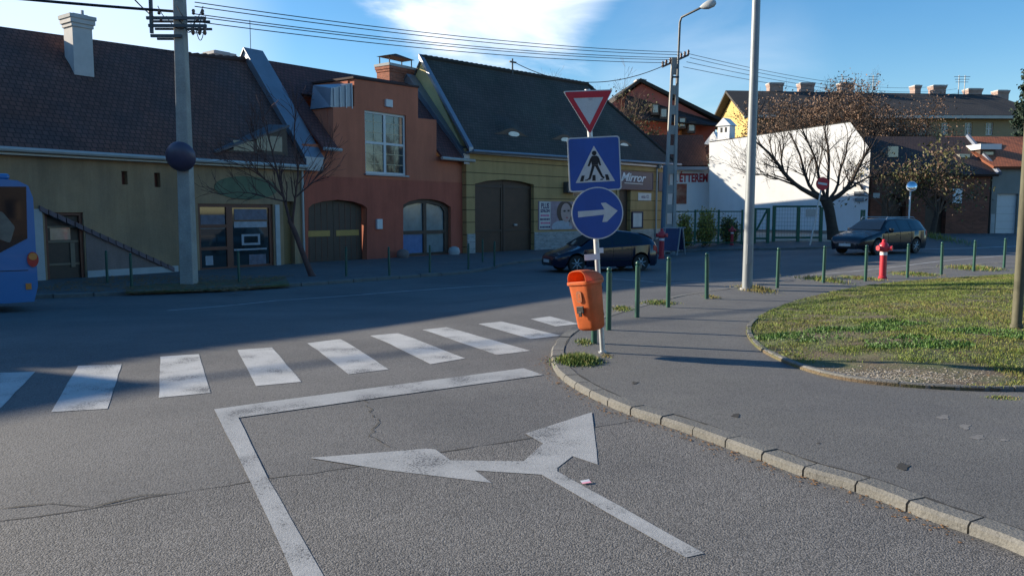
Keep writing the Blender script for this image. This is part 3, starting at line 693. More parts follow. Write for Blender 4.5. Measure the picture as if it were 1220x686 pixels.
for px, py, lb in [(128, 337, 'dark bollard across the street, left of the grey plinth wall middle'), (157, 343, 'dark bollard nearest the kerb in front of the sloping stone band'), (285, 337, 'bollard in front of the wood framed shop window'),
                   (412.5, 329, 'bollard in front of the dark arched gate of the red house'), (464, 329, 'bollard below the white letter box on the red house'), (512, 325, 'bollard in front of the arched window of the red house'),
                   (558, 321, 'bollard at the corner between the red and the yellow house'), (575, 312, 'bollard close to the left leaf of the brown plank gate'), (589, 317, 'bollard at the kerb end before the brown plank gate')]:
    p = at(px, py, .1); p = (p.x, p.y, T(p.x, p.y)+.098); ro = (0, R(random.uniform(-1, 1)), 0)
    if first is None: first = bollard(p, lb, .95, GR); first.rotation_euler = ro
    else: copy_thing(first, p, ro, lb)
# --- hydrants
M_hyd = mat('hydrant_red', (.50, .03, .045), .4, .18, 8, fine=.1, fscale=40)
def hydrant(loc, label, s):
    t = thing('fire_hydrant', label, 'hydrant', loc, group='red hydrants')
    mb = MB(); mb.lathe([(r*s, z*s) for r, z in ((.10, -.05), (.105, 0), (.105, .05), (.085, .07), (.085, .60), (.085, .70))], n=18); mb.build('standpipe', M_hyd, t, 40, world=False)
    mb = MB(); mb.lathe([(r*s, z*s) for r, z in ((.088, .60), (.088, .68))], n=18); mb.build('white_band', M_white, t, 40, world=False)
    mb = MB(); mb.lathe([(r*s, z*s) for r, z in ((.09, .69), (.12, .71), (.125, .74), (.12, .84), (.105, .88), (.06, .92), (.05, .93), (.05, .98), (.03, 1.0))], n=18)
    for a in (200, 320, 80):
        d = Vector((math.cos(R(a)), math.sin(R(a)), 0)); mb.tube([d*.09*s+Vector((0, 0, .78*s)), d*.17*s+Vector((0, 0, .78*s))], .055*s, 12); mb.tube([d*.165*s+Vector((0, 0, .78*s)), d*.20*s+Vector((0, 0, .78*s))], .068*s, 8)
    mb.build('valve_head', M_hyd, t, 40, world=False); return t
def on(px, py, h=PV): p = at(px, py, h); return (p.x, p.y, T(p.x, p.y)+h)
hydrant(on(1051.5, 332), 'red street hydrant with a white band on the lawn side kerb', 1.0)
hydrant(on(788, 308, .0), 'red hydrant behind the tail of the dark hatchback', 1.35)
hydrant(on(872, 292, .1), 'small red hydrant in front of the yellow green shrubs', .95)
# --- tall lamp post on the pavement
p = on(890, 345); t = thing('lamp_post', 'tall grey lamp post standing on the corner pavement', 'lamp post', p, (0, R(.25), 0))
mb = MB(); mb.tube([(0, 0, -.1), (0, 0, 1.3), (0, 0, 9.5)], [.108, .10, .07], 20); mb.build('pole', M_lamp, t, 40, world=False)
mb = MB(); mb.tube([(0, 0, -.02), (0, 0, .04)], .15, 16); mb.build('base_collar', M_conc, t, 40, world=False)
mb = MB(); mb.box((.0, -.104, .75), (.11, .02, .42)); mb.build('service_door', M_lamp, t, world=False, bevel=.004)
mb = MB(); mb.tube([(0, 0, 9.4), (-.3, .6, 9.9), (-.7, 1.4, 10.1)], .04, 10); mb.build('arm', M_lamp, t, 40, world=False)
mb = MB(); superloft(mb, [(0, 0, 0, .04, .04, 2), (0, 0, .1, .12, .07, 2.5), (0, 0, .5, .14, .08, 2.5), (0, 0, .65, .05, .03, 2)], 16, Matrix.Rotation(R(-75), 3, Vector((.9, .44, 0))), (-.7, 1.4, 10.1)); mb.build('lamp_head', M_lamp, t, 50, world=False)
# --- weathered post at the right edge
M_post = mat('weathered_olive_post', (.10, .095, .06), .8, .3, 4, fine=.2, fscale=30, stretch=(1, 1, .2))
p = at(1211, 390, .2); t = thing('wooden_post', 'weathered olive post on the lawn at the right edge of the photo', 'post', (p.x, p.y, TL(p.x, p.y)), (0, R(.2), 0))
mb = MB(); mb.tube([(0, 0, -.1), (0, 0, 2.), (0, 0, 5.5)], [.062, .058, .05], 14); mb.build('shaft', M_post, t, 40, world=False)
mb = MB(); mb.tube([(0, 0, -.02), (0, 0, .05)], .075, 12); mb.build('foot', M_post, t, 40, world=False)
# --- A-board
p = on(803, 303, .1); t = thing('sandwich_board', 'dark A-shaped pavement board with white lettering near the pub corner', 'sandwich board', p, (0, 0, R(-38)))
M_bd = mat('navy_board', (.03, .05, .13), .5, .15, 6); M_frame = mat('grey_board_frame', (.32, .32, .32), .6, .1, 5)
for sgn in (-1, 1):
    Rm = Matrix.Rotation(R(-13*sgn), 3, 'X'); mb = MB(); c0 = Vector((0, sgn*.26, .62))
    for (x_, z_, w_, h_) in ((-.36, 0, .05, 1.3), (.36, 0, .05, 1.3), (0, .62, .72, .05), (0, -.45, .72, .05)): mb.box(c0+Rm @ Vector((x_, 0, z_)), (w_, .04, h_), Rm.transposed() if 0 else Matrix.Rotation(R(13*sgn), 3, 'X'))
    fm = mb.build('frame', M_frame, t, world=False)
    mb = MB(); mb.box(c0+Rm @ Vector((0, 0, .08)), (.68, .025, 1.04), Matrix.Rotation(R(13*sgn), 3, 'X')); mb.build('board', M_bd, fm, world=False)
    if sgn < 0:
        mb = MB(); rnd = random.Random(3)
        for r_, (z_, w_, h_) in enumerate(((.52, .40, .06), (.32, .50, .03), (.24, .42, .03), (.05, .46, .07), (-.08, .5, .025), (-.16, .40, .025), (-.24, .5, .025))):
            x_ = -w_/2
            while x_ < w_/2:
                l_ = rnd.uniform(.03, .08); mb.box(c0+Matrix.Rotation(R(13*sgn), 3, 'X') @ Vector((x_+l_/2, -.018, z_)), (l_, .006, h_), Matrix.Rotation(R(13*sgn), 3, 'X')); x_ += l_+.02
        mb.build('chalk_lines', M_swhite, fm, world=False)
# --- no-entry sign
p = on(965, 292, .12); D_ = p[1]; q = atY(979.5, 219, D_)
t = thing('no_entry_sign', 'round red no entry sign on a slanting post before the bare tree', 'road sign', p, (0, math.atan2(q.x-p[0], q.z-p[2]), 0)); H = (q-Vector(p)).length
mb = MB(); mb.tube([(0, 0, -.1), (0, 0, H+.25)], .035, 10); mb.build('pole', M_steel, t, 40, world=False)
f = lambda a, b_, o: Vector((a, -.05-o, H+b_))
mb = MB(); mb.plate([disc(32, .31)], f, -.01, 0, uv=False); s_ = mb.build('sign_disc', M_red, t, world=False)
mb = MB(); mb.plate([rrect(.44, .10, .01)], f, 0, .004, uv=False); mb.build('white_bar', M_swhite, s_, world=False)
# --- convex mirrors
M_mir = mat('mirror_glass', (.85, .87, .9), .03, 0, metal=1.)
p = on(1081, 290, .1); q = atY(1085, 222, p[1]); H = q.z-p[2]
t = thing('convex_mirror', 'round traffic mirror reflecting the sky in front of the brick house', 'traffic mirror', p, (0, math.atan2(q.x-p[0], H), 0))
mb = MB(); mb.tube([(0, 0, -.1), (0, 0, H+.2)], .04, 10); mb.build('pole', M_white, t, 40, world=False)
Mx = Matrix.Rotation(R(90), 3, 'X') @ Matrix.Rotation(R(0), 3, 'Y'); Mx = Matrix.Rotation(R(-20), 3, 'Z') @ Matrix.Rotation(R(-12), 3, 'X') @ Mx
mb = MB(); mb.lathe([(.245, -.02), (.245, .02), (.22, .03)], (0, -.1, H), 28, Mx); rim = mb.build('rim', M_white, t, 40, world=False)
mb = MB(); mb.lathe([(.22, .02), (.2, .04), (.14, .06), (.08, .072), (.001, .078)], (0, -.1, H), 28, Mx); mb.build('mirror_glass', M_mir, rim, 80, world=False)
# --- left concrete power pole
M_cpole = mat('pole_concrete', (.36, .33, .29), .85, .22, 2, bump=.2, bscale=30, fine=.12, fscale=30)
pL = Vector(on(225.5, 338, .11)); topL = atY(212, -60, pL.y); HL = topL.z-pL.z; tilt = math.atan2(topL.x-pL.x, HL)
t = thing('power_pole', 'square concrete power pole with crossarms in front of the left house', 'power pole', tuple(pL), (0, tilt, 0)); PL = W[t.name]
mb = MB(); w0, w1 = .20, .13; hs_ = [(-1, -1), (1, -1), (1, 1), (-1, 1)]
mb.hexa([(a*w0, c_*w0, -.3) for a, c_ in hs_]+[(a*w1, c_*w1, HL+.3) for a, c_ in hs_]); mb.build('shaft', M_cpole, t, world=False, bevel=.03)
mb = MB(); zc = lambda py: (atY(215, py, pL.y).z-pL.z)
arms = [(24, -.85, .75), (33, -.8, .8), (45, -.75, .1)]
for py, x0, x1 in arms:
    z = zc(py); mb.box(((x0+x1)/2, -.2, z), (x1-x0, .07, .08)); mb.box(((x0+x1)/2, .2, z), (x1-x0, .05, .06))
mb.box((-.72, -.2, zc(8)), (.08, .08, 1.55)); mb.build('crossarms', M_dsteel, t, world=False)
mb = MB()
for x_, py in ((-.75, 20), (-.5, 20), (.45, 20), (.7, 20), (.55, 29), (.75, 29), (-.45, 29)): mb.lathe([(.02, 0), (.05, .03), (.035, .07), (.05, .10), (.03, .15)], (x_, -.2, zc(py)+.0), 10)
for x_ in (.42, .6, .75): mb.lathe([(.02, -.25), (.05, -.2), (.035, -.12), (.05, -.06), (.02, 0)], (x_, -.2, zc(33)), 10)
mb.build('insulators', mat('brown_porcelain', (.12, .06, .04), .3, .1, 5), t, 50, world=False)
mb = MB(); rnd = random.Random(2)
for k in range(9):
    a = Vector((rnd.uniform(-.8, .8), -.22, zc(rnd.choice((10, 22, 30))))); c_ = Vector((rnd.uniform(-.1, .8), -.22, zc(rnd.choice((5, 22, 33))))); dip = rnd.uniform(.15, .45)
    mb.tube([a.lerp(c_, i/8)-Vector((0, 0, dip*4*(i/8)*(1-i/8))) for i in range(9)], .012, 5)
mb.build('jumper_cables', M_black, t, world=False)
# dark dome mirror on that pole
mc = atY(214.5, 187, pL.y-.42)
t = thing('convex_mirror', 'dark backed round traffic mirror fixed to the left power pole', 'traffic mirror', tuple(mc), (0, 0, 0)); M_dome = mat('dark_purple_shell', (.065, .05, .085), .42, .15, 4, spec=.7)
Mx = Matrix.Rotation(R(14), 3, 'X') @ Matrix.Rotation(R(90), 3, 'X') @ Matrix.Scale(.92, 3)
mb = MB(); mb.lathe([(.44, -.10), (.455, -.06), (.45, -.02), (.42, .04), (.33, .11), (.2, .155), (.08, .17), (.001, .172)], (0, 0, 0), 32, Mx); mb.build('shell', M_dome, t, 60, world=False)
mb = MB(); mb.tube([(0, .1, 0), (0, .32, 0)], .03, 8); mb.build('bracket', M_dsteel, t, world=False)
# --- right power pole with street lamp
pR = Vector(on(796, 300, .1)); topR = atY(804.5, 69, pR.y); HR = topR.z-pR.z; tilt = math.atan2(topR.x-pR.x, HR)
t = thing('power_pole', 'slotted concrete power pole carrying a curved street lamp by the pub corner', 'power pole', tuple(pR), (0, tilt, 0)); PR = W[t.name]
mb = MB(); a0, a1 = .25, .17
for sx in (-1, 1): mb.hexa([(sx*a0+dx*.075, dy*.16, -.2) for dx, dy in hs_]+[(sx*a1*.72+dx*.055, dy*.11, HR) for dx, dy in hs_])
z = .0
while z < HR-.2:
    w = a0+(a1*.72-a0)*z/HR; mb.box((0, 0, z+.2), (2*w, .2, .42)); z += .95
mb.box((0, 0, HR-.25), (.3, .22, .5)); mb.build('shaft', M_conc, t, world=False)
mb = MB(); mb.tube([(-.33, -.12, 0), (-.31, -.12, 4.2)], .11, 12); mb.build('cable_duct', mat('blue_grey_duct', (.10, .15, .2), .6, .1, 4), t, 40, world=False)
inv = PR.inverted(); loc = lambda px, py, dy=0.: inv @ atY(px, py, pR.y+dy)
mb = MB(); mb.tube([loc(807, 100, -.2), loc(808.5, 62, -.2), loc(810, 27, -.2), loc(812, 21, -.3), loc(836, 9, -.9)], .055, 10); mb.build('lamp_arm', M_dsteel, t, 40, world=False)
hp = loc(834, 9.5, -.85); hq = loc(853, 3, -1.2); dv = (hq-hp); q_ = dv.to_track_quat('Z', 'Y').to_matrix(); L_ = dv.length
mb = MB(); superloft(mb, [(0, 0, 0, .05, .05, 2), (0, 0, L_*.2, .10, .13, 2.3), (0, 0, L_*.5, .14, .2, 2.4), (0, 0, L_*.85, .12, .17, 2.3), (0, 0, L_, .05, .08, 2)], 18, q_, tuple(hp)); mb.build('lamp_head', mat('pale_lamp_shell', (.45, .46, .46), .4, .1, 4), t, 50, world=False)
mb = MB(); ca, cb = loc(789, 80, -.25), loc(820, 66, .6); mb.tube([ca, cb], .05, 6); mb.tube([loc(800, 92, -.3), loc(809, 92, -.3)], .05, 6); mb.build('crossarm', M_dsteel, t, world=False)
mb = MB()
for k in range(6): mb.lathe([(.03, 0), (.07, .05), (.045, .12), (.07, .17), (.03, .26)], tuple(ca.lerp(cb, (.02, .15, .3, .72, .86, 1)[k])), 10)
mb.build('insulators', mat('brown_porcelain', (.12, .06, .04), .3), t, 50, world=False)
# --- wires
M_wire = mat('black_cable', (.02, .02, .022), .5, 0)
def wire(a, b_, sag, r, label, group='overhead wires', n=26):
    mb = MB(); mb.tube([a.lerp(b_, i/n)-Vector((0, 0, sag*4*(i/n)*(1-i/n))) for i in range(n+1)], r, 5)
    return tag(mb.build('overhead_wire', M_wire, smooth=60), label, 'overhead wire', group)
for k, (yl, yr, xr) in enumerate(((3, 62.5, 812), (8, 65.5, 808), (17, 69, 803), (20, 71.5, 800), (26, 75, 794))):
    wire(atY(232, yl, pL.y-.2), atY(xr, yr, pR.y), .25, .014, ['topmost', 'second from top', 'middle', 'fourth from top', 'lowest'][k]+' of the five black wires strung between the two power poles')
ends = [atY(1130, 101, 96), atY(1140, 106, 96), atY(1150, 110, 96), atY(1160, 114, 96)]
for k, (x_, y_) in enumerate(((821, 64.5), (822, 69), (818, 74), (814, 80))): wire(atY(x_, y_, pR.y+.3), ends[k], .9, .014, ['topmost', 'second', 'third', 'lowest'][k]+' wire running from the lamp-bearing power pole to the right over the roofs')
wire(Vector((-30, 10.5, 8.0)), atY(207, 14, pL.y), .5, .04, 'thick cable entering the left power pole from the left edge')
wire(atY(150, -12, 14), atY(186, 22, pL.y-.2), .05, .014, 'thin wire dropping steeply to the left power pole crossarm')
wire(atY(612, 74, 42.5), atY(790, 79, pR.y), .9, .02, 'sagging service wire from the roof mast of the yellow house to the power pole')
# --- mesh fence with gate before the white wall
fy = at(900, 290, .12).y
M_fg = mat('fence_green', (.015, .09, .05), .5, .1, 5)
def fence(name, label, cat, posts, y0s, yb, rails, diag=None, thick=.05):
    t = thing(name, label, cat, tuple(atY(posts[0], yb, fy)), group='green mesh fence panels')
    for x_, yt in zip(posts, y0s): mb = MB(); a, c_ = atY(x_, yt, fy), atY(x_, yb+1, fy); mb.box(((a.x+c_.x)/2, fy, (a.z+c_.z)/2), (thick*1.6, thick*1.6, a.z-c_.z)); mb.build('post', M_fg, t)
    mb = MB()
    for yy in rails: a, c_ = atY(posts[0], yy, fy), atY(posts[-1], yy, fy); mb.tube([a, c_], thick*.6, 6)
    if diag: mb.tube([atY(*diag[0], fy), atY(*diag[1], fy)], thick*.6, 6)
    mb.build('rail', M_fg, t)
    mb = MB(); a, c_ = atY(posts[0], rails[0], fy), atY(posts[-1], rails[-1], fy); n = int((c_.x-a.x)/.14)
    for i in range(n+1): x_ = a.x+(c_.x-a.x)*i/n; mb.tube([(x_, fy, a.z), (x_, fy, c_.z)], .0045, 3, cap=False)
    n = max(2, int((a.z-c_.z)/.18))
    for i in range(n+1): z_ = a.z+(c_.z-a.z)*i/n; mb.tube([(a.x, fy, z_), (c_.x, fy, z_)], .0045, 3, cap=False)
    mb.build('wire_mesh', M_fg, t); return t
fence('mesh_fence', 'thin green mesh fence around the yellow green shrubs', 'fence', [803, 828, 856, 884], [250]*4, 290, (252, 289), thick=.05)
fence('fence_gate', 'narrow green mesh gate with a diagonal brace right of the lamp post', 'gate', [899, 915], [248, 248], 289, (249, 284), ((901, 275), (914, 250)), .085)
fence('mesh_fence', 'wide green framed mesh panels before the sunlit white wall', 'fence', [922, 951, 978], [245, 246, 247], 287, (246, 283), None, .085)
fence('fence_post_pair', 'green posts at the foot of the white wall right corner', 'fence', [1026, 1029], [250, 250], 287, (252, 284), None, .05)
mb = MB(); a = atY(962, 249, fy-.1); mb.box((a.x+.2, fy-.1, a.z-.2), (.55, .03, .38)); o = mb.build('notice_plate', M_sback); tag(o, 'small grey notice plate on the green mesh fence', 'notice')
# ---------------------------------------------------------------- houses
M_olive = mat('olive_plaster', (.36, .235, .13), .9, .14, .8, streak=.22, bump=.15, bscale=20, fine=.06, fscale=20, tint=(.29, .2, .12))
M_mauve = mat('mauve_grey_plaster', (.22, .16, .14), .9, .15, 1.2, streak=.2, fine=.08, fscale=20)
M_redw = mat('terracotta_plaster', (.50, .155, .085), .9, .10, .7, streak=.14, bump=.15, bscale=25, fine=.05, fscale=20)
M_redd = mat('deep_red_plaster', (.42, .105, .062), .9, .14, .9, streak=.2, bump=.15, bscale=25, fine=.05, fscale=20)
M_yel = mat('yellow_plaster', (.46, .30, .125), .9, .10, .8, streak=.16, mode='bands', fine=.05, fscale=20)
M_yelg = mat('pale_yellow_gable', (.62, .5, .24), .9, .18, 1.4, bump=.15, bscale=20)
M_rfA = mat('red_brown_tiles', (.15, .066, .048), .85, .3, .5, mode='tile', tint=(.10, .06, .055))
M_rfC = mat('grey_brown_tiles', (.075, .062, .055), .85, .35, .5, mode='tile', tint=(.06, .062, .05))
M_rfO = mat('orange_tiles', (.45, .13, .05), .8, .2, .6, mode='tile')
M_zinc = mat('zinc_sheet', (.25, .27, .31), .42, .15, 1.2, metal=.5)
M_whitew = mat('white_plaster', (.82, .82, .81), .9, .05, .9, streak=.05, bump=.1, bscale=15)
M_gut = mat('pale_gutter', (.42, .42, .40), .5, .1, 3, metal=.2)
M_dkwood = mat('dark_brown_wood', (.060, .034, .022), .55, .25, 3, fine=.1, fscale=25, mode='')
M_plank = mat('brown_planks', (.085, .042, .022), .6, .25, 2, mode='planks')
M_rwood = mat('red_brown_wood', (.13, .035, .018), .5, .2, 3)
M_brick = mat('chimney_brick', (.33, .12, .07), .9, .25, 3, mode='brick')
M_wbrick = mat('pale_block_plinth', (.36, .35, .32), .9, .2, 3, mode='brick')
M_glass = glass('window_glass'); M_curt = mat('curtained_glass', (.24, .23, .20), .12, .3, 2.5, spec=.9, coat=.5)
M_winw = mat('white_window_frame', (.6, .6, .6), .45, .05, 4)
M_plinth = mat('grey_plinth', (.42, .42, .41), .9, .15, 2)
FA = Fr((-13.86, 24.6), (.588, .809))
def inter(fr, xs, ys):    # straight pixel line -> z(s) on the facade
    (s0, z0), (s1, z1) = fr.px(xs[0], ys[0]), fr.px(xs[1], ys[1]); return lambda s_: z0+(z1-z0)*(s_-s0)/(s1-s0)
def part(mb, name, m, parent, **k): return mb.build(name, m, parent, **k)
def rectloop(s0, s1, z0, z1): return [(s0, z0), (s1, z0), (s1, z1), (s0, z1)]
def window(fr, r, parent, frame_m, pane_m, cols=2, rows=2, fw=.07, o=-.12, sill=True, name='window', muntin=None):
    s0, s1, z0, z1 = r; mb = MB()
    mb.plate([rectloop(s0, s1, z0, z1), rectloop(s0+fw, s1-fw, z0+fw, z1-fw)[::-1]], fr.f(), o-.05, o+.03, uv=False)
    for i in range(1, cols): c_ = s0+(s1-s0)*i/cols; mb.fbox(fr, c_-fw*.7, c_+fw*.7, z0+fw, z1-fw, o-.05, o+.028)
    for j in range(1, rows): c_ = z0+(z1-z0)*j/rows; mb.fbox(fr, s0+fw, s1-fw, c_-fw*.5, c_+fw*.5, o-.05, o+.026)
    w = mb.build(name, frame_m, parent)
    mb = MB(); mb.fbox(fr, s0+fw*.5, s1-fw*.5, z0+fw*.5, z1-fw*.5, o-.03, o-.015); mb.build('pane', pane_m, w)
    if muntin:
        mb = MB()
        for i in range(1, muntin[0]): c_ = s0+(s1-s0)*i/muntin[0]; mb.fbox(fr, c_-.014, c_+.014, z0+fw, z1-fw, o-.014, o-.002)
        for j in range(1, muntin[1]): c_ = z0+(z1-z0)*j/muntin[1]; mb.fbox(fr, s0+fw, s1-fw, c_-.014, c_+.014, o-.014, o-.004)
        mb.build('muntins', muntin[2], w)
    if sill: mb = MB(); mb.fbox(fr, s0-.08, s1+.08, z0-.07, z0-.003, o-.05, .10); mb.build('sill', M_zinc, w)
    return w
def chimney(fr, x0, x1, yb, yt, o, d, parent, m, capm, flare=.06, name='chimney', extra=.6):
    s0, s1, z0, z1 = fr.rect(x0, yt, x1, yb, o); mb = MB()
    k = flare; w = s1-s0
    def bx(a, b_, c_, e): mb.fbox(fr, s0-a, s1+a, b_, c_, o-d-a, o+a)
    sh = [(0, z0-extra, z1-.45)]+[(k*.5, z1-.45, z1-.33), (k, z1-.33, z1-.18)]
    for a, b_, c_ in sh:
        P_ = [fr.pt(p, z, oo) for z in (b_, c_) for p, oo in ((s0-a, o-d-a), (s1+a, o-d-a), (s1+a, o+a), (s0-a, o+a))]
        uvf = []
        mb.add(P_, [(3, 2, 1, 0), (4, 5, 6, 7), (0, 1, 5, 4), (1, 2, 6, 5), (2, 3, 7, 6), (3, 0, 4, 7)], [[(0, 0), (w, 0), (w, d), (0, d)]]*2+[[(0, b_), (w, b_), (w, c_), (0, c_)]]*4)
    c = mb.build(name, m, parent)
    mb = MB(); mb.fbox(fr, s0-k*1.4, s1+k*1.4, z1-.18, z1-.06, o-d-k*1.4, o+k*1.4); mb.fbox(fr, s0+.08, s1-.08, z1-.06, z1, o-d+.08, o-.08); mb.build('cap', capm, c)
    return c, (s0, s1, z1)
# === left olive house
sAB = FA.px(362, 250)[0]; s0 = -14.6
A = thing('house', 'long olive plaster house with steep red brown roof behind the bus', 'house', tuple(FA.pt(0, -.4)))
eA = inter(FA, (75, 340), (176, 193)); WA = 3.4
rA0, rA1 = FA.px(0, 50, -WA), FA.px(297, 73, -WA); rA = lambda s_: rA0[1]+(rA1[1]-rA0[1])*(max(s_, rA0[0])-rA0[0])/(rA1[0]-rA0[0])
door = FA.rect(55, 253, 101, 336); shop = FA.rect(237, 243, 326, 321); side = FA.rect(338, 240, 351, 322)
n1, n2 = FA.rect(145, 204, 152, 220), FA.rect(184, 206, 191, 223)
mb = MB(); mb.plate([[(s0, -1.2), (sAB-.02, -1.2), (sAB-.02, eA(sAB)), (s0, eA(s0))]]+[rectloop(*r)[::-1] for r in (door, shop, side, n1, n2)], FA.f(), -.35, 0); mb.build('wall', M_olive, A)
mb = MB(); mb.fbox(FA, s0, sAB-.05, -1.2, eA(s0)-.3, -.8, -.6); mb.fbox(FA, s0, s0+.3, -1.2, 3.4, -6.8, -.8); mb.fbox(FA, s0, sAB-.05, -1.2, 3.3, -6.8, -6.5)
mb.build('inner_wall', mat('dark_interior', (.04, .035, .03), .9, 0), A)
mb = MB(); za, zb = eA(s0), eA(sAB); dz = .12
mb.slab([FA.pt(s0-.4, za+.02-dz, .35), FA.pt(sAB, zb+.02-dz, .35), FA.pt(sAB, rA(sAB), -WA), FA.pt(s0-.4, rA(s0), -WA)], .12); mb.build('roof', M_rfA, A)
mb = MB(); mb.slab([FA.pt(s0-.4, za+.02-dz, -2*WA-.3), FA.pt(sAB, zb+.02-dz, -2*WA-.3), FA.pt(sAB, rA(sAB)-.01, -WA-.01), FA.pt(s0-.4, rA(s0)-.01, -WA-.01)], .12); mb.build('rear_roof', M_rfA, A)
mb = MB(); rnd = random.Random(3); s_ = s0
while s_ < sAB-.3: mb.tube([FA.pt(s_, rA(s_)+.0, -WA), FA.pt(s_+.36, rA(s_+.36)+.03+rnd.uniform(0, .015), -WA)], [.12, .14], 8); s_ += .35
mb.build('ridge_tiles', M_rfA, A)
mb = MB(); mb.tube([FA.pt(s0-.4, za-.17, .42), FA.pt(sAB-.1, zb-.17, .42)], .075, 8); mb.fbox(FA, s0, sAB-.05, zb-.30, zb-.24, .0, .30); mb.build('gutter', M_gut, A, 40)
c, _ = chimney(FA, 87.5, 111, 108, 17, -1.9, .6, A, mat('pale_plaster_chimney', (.5, .48, .46), .85, .1, 3), M_plinth, .08)
mb = MB(); mb.tube([FA.pt(_[0]+.5, _[2]-.05, -2.2), FA.pt(_[0]+.5, _[2]+.18, -2.2)], .05, 8); mb.build('flue', M_zinc, c)
chimney(FA, 256, 278, 92, 61, -4.2, .6, A, M_wbrick, M_plinth, .07)
D = MB(); D.fbox(FA, door[0]+.1, door[1]-.1, -.6, door[3]-.12, -.22, -.16); dr = D.build('door', M_dkwood, A)
mb = MB(); mb.plate([rectloop(door[0], door[1], -.6, door[3]), rectloop(door[0]+.1, door[1]-.1, -.62, door[3]-.1)[::-1]], FA.f(), -.25, -.08, uv=False); mb.build('door_frame', M_rwood, dr)
w_ = (door[1]-door[0]); zz = [door[3]-.45, door[3]-.9, door[3]-1.6]
mb = MB(); mb.fbox(FA, door[0]+.2, door[1]-.35, door[3]-.85, door[3]-.45, -.158, -.150); mb.build('door_pane', M_curt, dr)
mb = MB(); [mb.fbox(FA, door[0]+.12, door[1]-.12, z_-.03, z_+.03, -.16, -.13) for z_ in zz]; mb.fbox(FA, door[1]-.38, door[1]-.25, door[3]-1.7, door[3]-.95, -.16, -.12); mb.build('door_rails', mat('faded_door_trim', (.2, .15, .1), .7), dr)
mb = MB(); mb.fbox(FA, door[0]-.35, door[0]-.08, -.8, door[3]+.1, .0, .05); mb.build('door_jamb', M_plinth, A)
pz = lambda x_, y_: FA.px(x_, y_)
band = [pz(45, 246), pz(215, 321), pz(215, 336), pz(101, 345), pz(101, 268)]
mb = MB(); mb.plate([[pz(101.5, 272), pz(212, 321), (pz(212, 321)[0], -1), (door[1]+.02, -1)]], FA.f(), .0, .02, uv=False); mb.build('lower_render', M_mauve, A)
mb = MB(); a, c_ = pz(46, 247), pz(207, 320); n = 17
for i in range(n):
    p = Vector(a).lerp(Vector(c_), i/n); q = Vector(a).lerp(Vector(c_), (i+1)/n); mb.hexa([FA.pt(x_, z_, o_) for z__, (x_, z_, o_) in enumerate([(p.x, p.y-.10, .0), (q.x-.03, q.y-.10+.0, .0), (q.x-.03, q.y-.10, .10), (p.x, p.y-.10, .10), (p.x, p.y+.05, .0), (q.x-.03, q.y+.05, .0), (q.x-.03, q.y+.05, .10), (p.x, p.y+.05, .10)])])
mb.build('sloping_stone_band', mat('purple_stone', (.17, .12, .125), .9, .3, 3), A)
x0_, x1_ = door[1]+.03, pz(212, 330)[0]; zt = pz(150, 320)[1]; mb = MB(); mb.fbox(FA, x0_, x1_, -1, zt, .021, .055); mb.build('white_plinth', M_plinth, A)
mb = MB(); mb.fbox(FA, x1_+.6, shop[1]+.6, -1, shop[2]-.12, .0, .035); mb.build('dark_plinth', M_mauve, A)
for r in (n1, n2):
    mb = MB(); mb.fbox(FA, r[0], r[1], r[2], r[3], -.25, -.2); o = mb.build('vent_window', M_rwood, A)
# shop front
s1_, s2_, z1_, z2_ = shop; sm_ = FA.px(275, 280)[0]
dw = window(FA, (s1_, sm_, z1_, z2_), A, M_rwood, M_glass, 1, 3, .12, -.10, False, 'shop_door')
sw = window(FA, (sm_, s2_, z1_, z2_), A, M_rwood, M_glass, 1, 1, .14, -.10, True, 'shop_window')
def on_pane(x0, y0, x1, y1, m, nm, par, o=-.111):
    r = FA.rect(x0, y0, x1, y1); mb = MB(); mb.fbox(FA, r[0], r[1], r[2], r[3], o, o+.006); return mb.build(nm, m, par)
M_disp = mat('pale_display', (.30, .32, .36), .6, .3, 5); M_disp2 = mat('grey_display', (.12, .12, .16), .6, .4, 6)
on_pane(241, 256, 270, 272, M_disp2, 'display', dw); on_pane(241, 270, 270, 272.5, M_disp, 'shelf', dw); on_pane(247, 305, 256, 316, M_disp, 'price_card', dw)
on_pane(281, 249, 320, 262, M_disp2, 'display', sw); on_pane(281, 264, 320, 271, M_disp, 'shelf', sw); on_pane(281, 296, 320, 298, M_disp, 'shelf', sw); on_pane(299, 303, 319, 315, M_disp2, 'display', sw)
r = FA.rect(290, 279, 312, 292); mb = MB(); mb.plate([rectloop(*r), rectloop(r[0]+.1, r[1]-.1, r[2]+.08, r[3]-.08)[::-1]], FA.f(), -.111, -.104, uv=False); mb.build('picture_frame', M_disp, sw)
mb = MB(); mb.fbox(FA, side[0], side[1], -.6, side[3], -.3, -.24); mb.build('side_door', mat('tan_door', (.2, .13, .05), .6, .1), A)
r = FA.rect(328, 244, 333, 322); mb = MB(); mb.fbox(FA, r[0], r[1], -.6, r[3], 0, .05); mb.build('pale_jamb', M_plinth, A)
e0, e1, f0, f1 = FA.rect(255, 210, 330, 238); cx_, cz_ = (e0+e1)/2, (f0+f1)/2
mb = MB(); mb.plate([[(cx_+math.cos(2*math.pi*k/36)*(e1-e0)/2, cz_+math.sin(2*math.pi*k/36)*(f1-f0)/2) for k in range(36)]], FA.f(), 0, .03, uv=False); mb.build('oval_sign_panel', mat('faded_green_panel', (.12, .15, .09), .8, .25, 2), A)
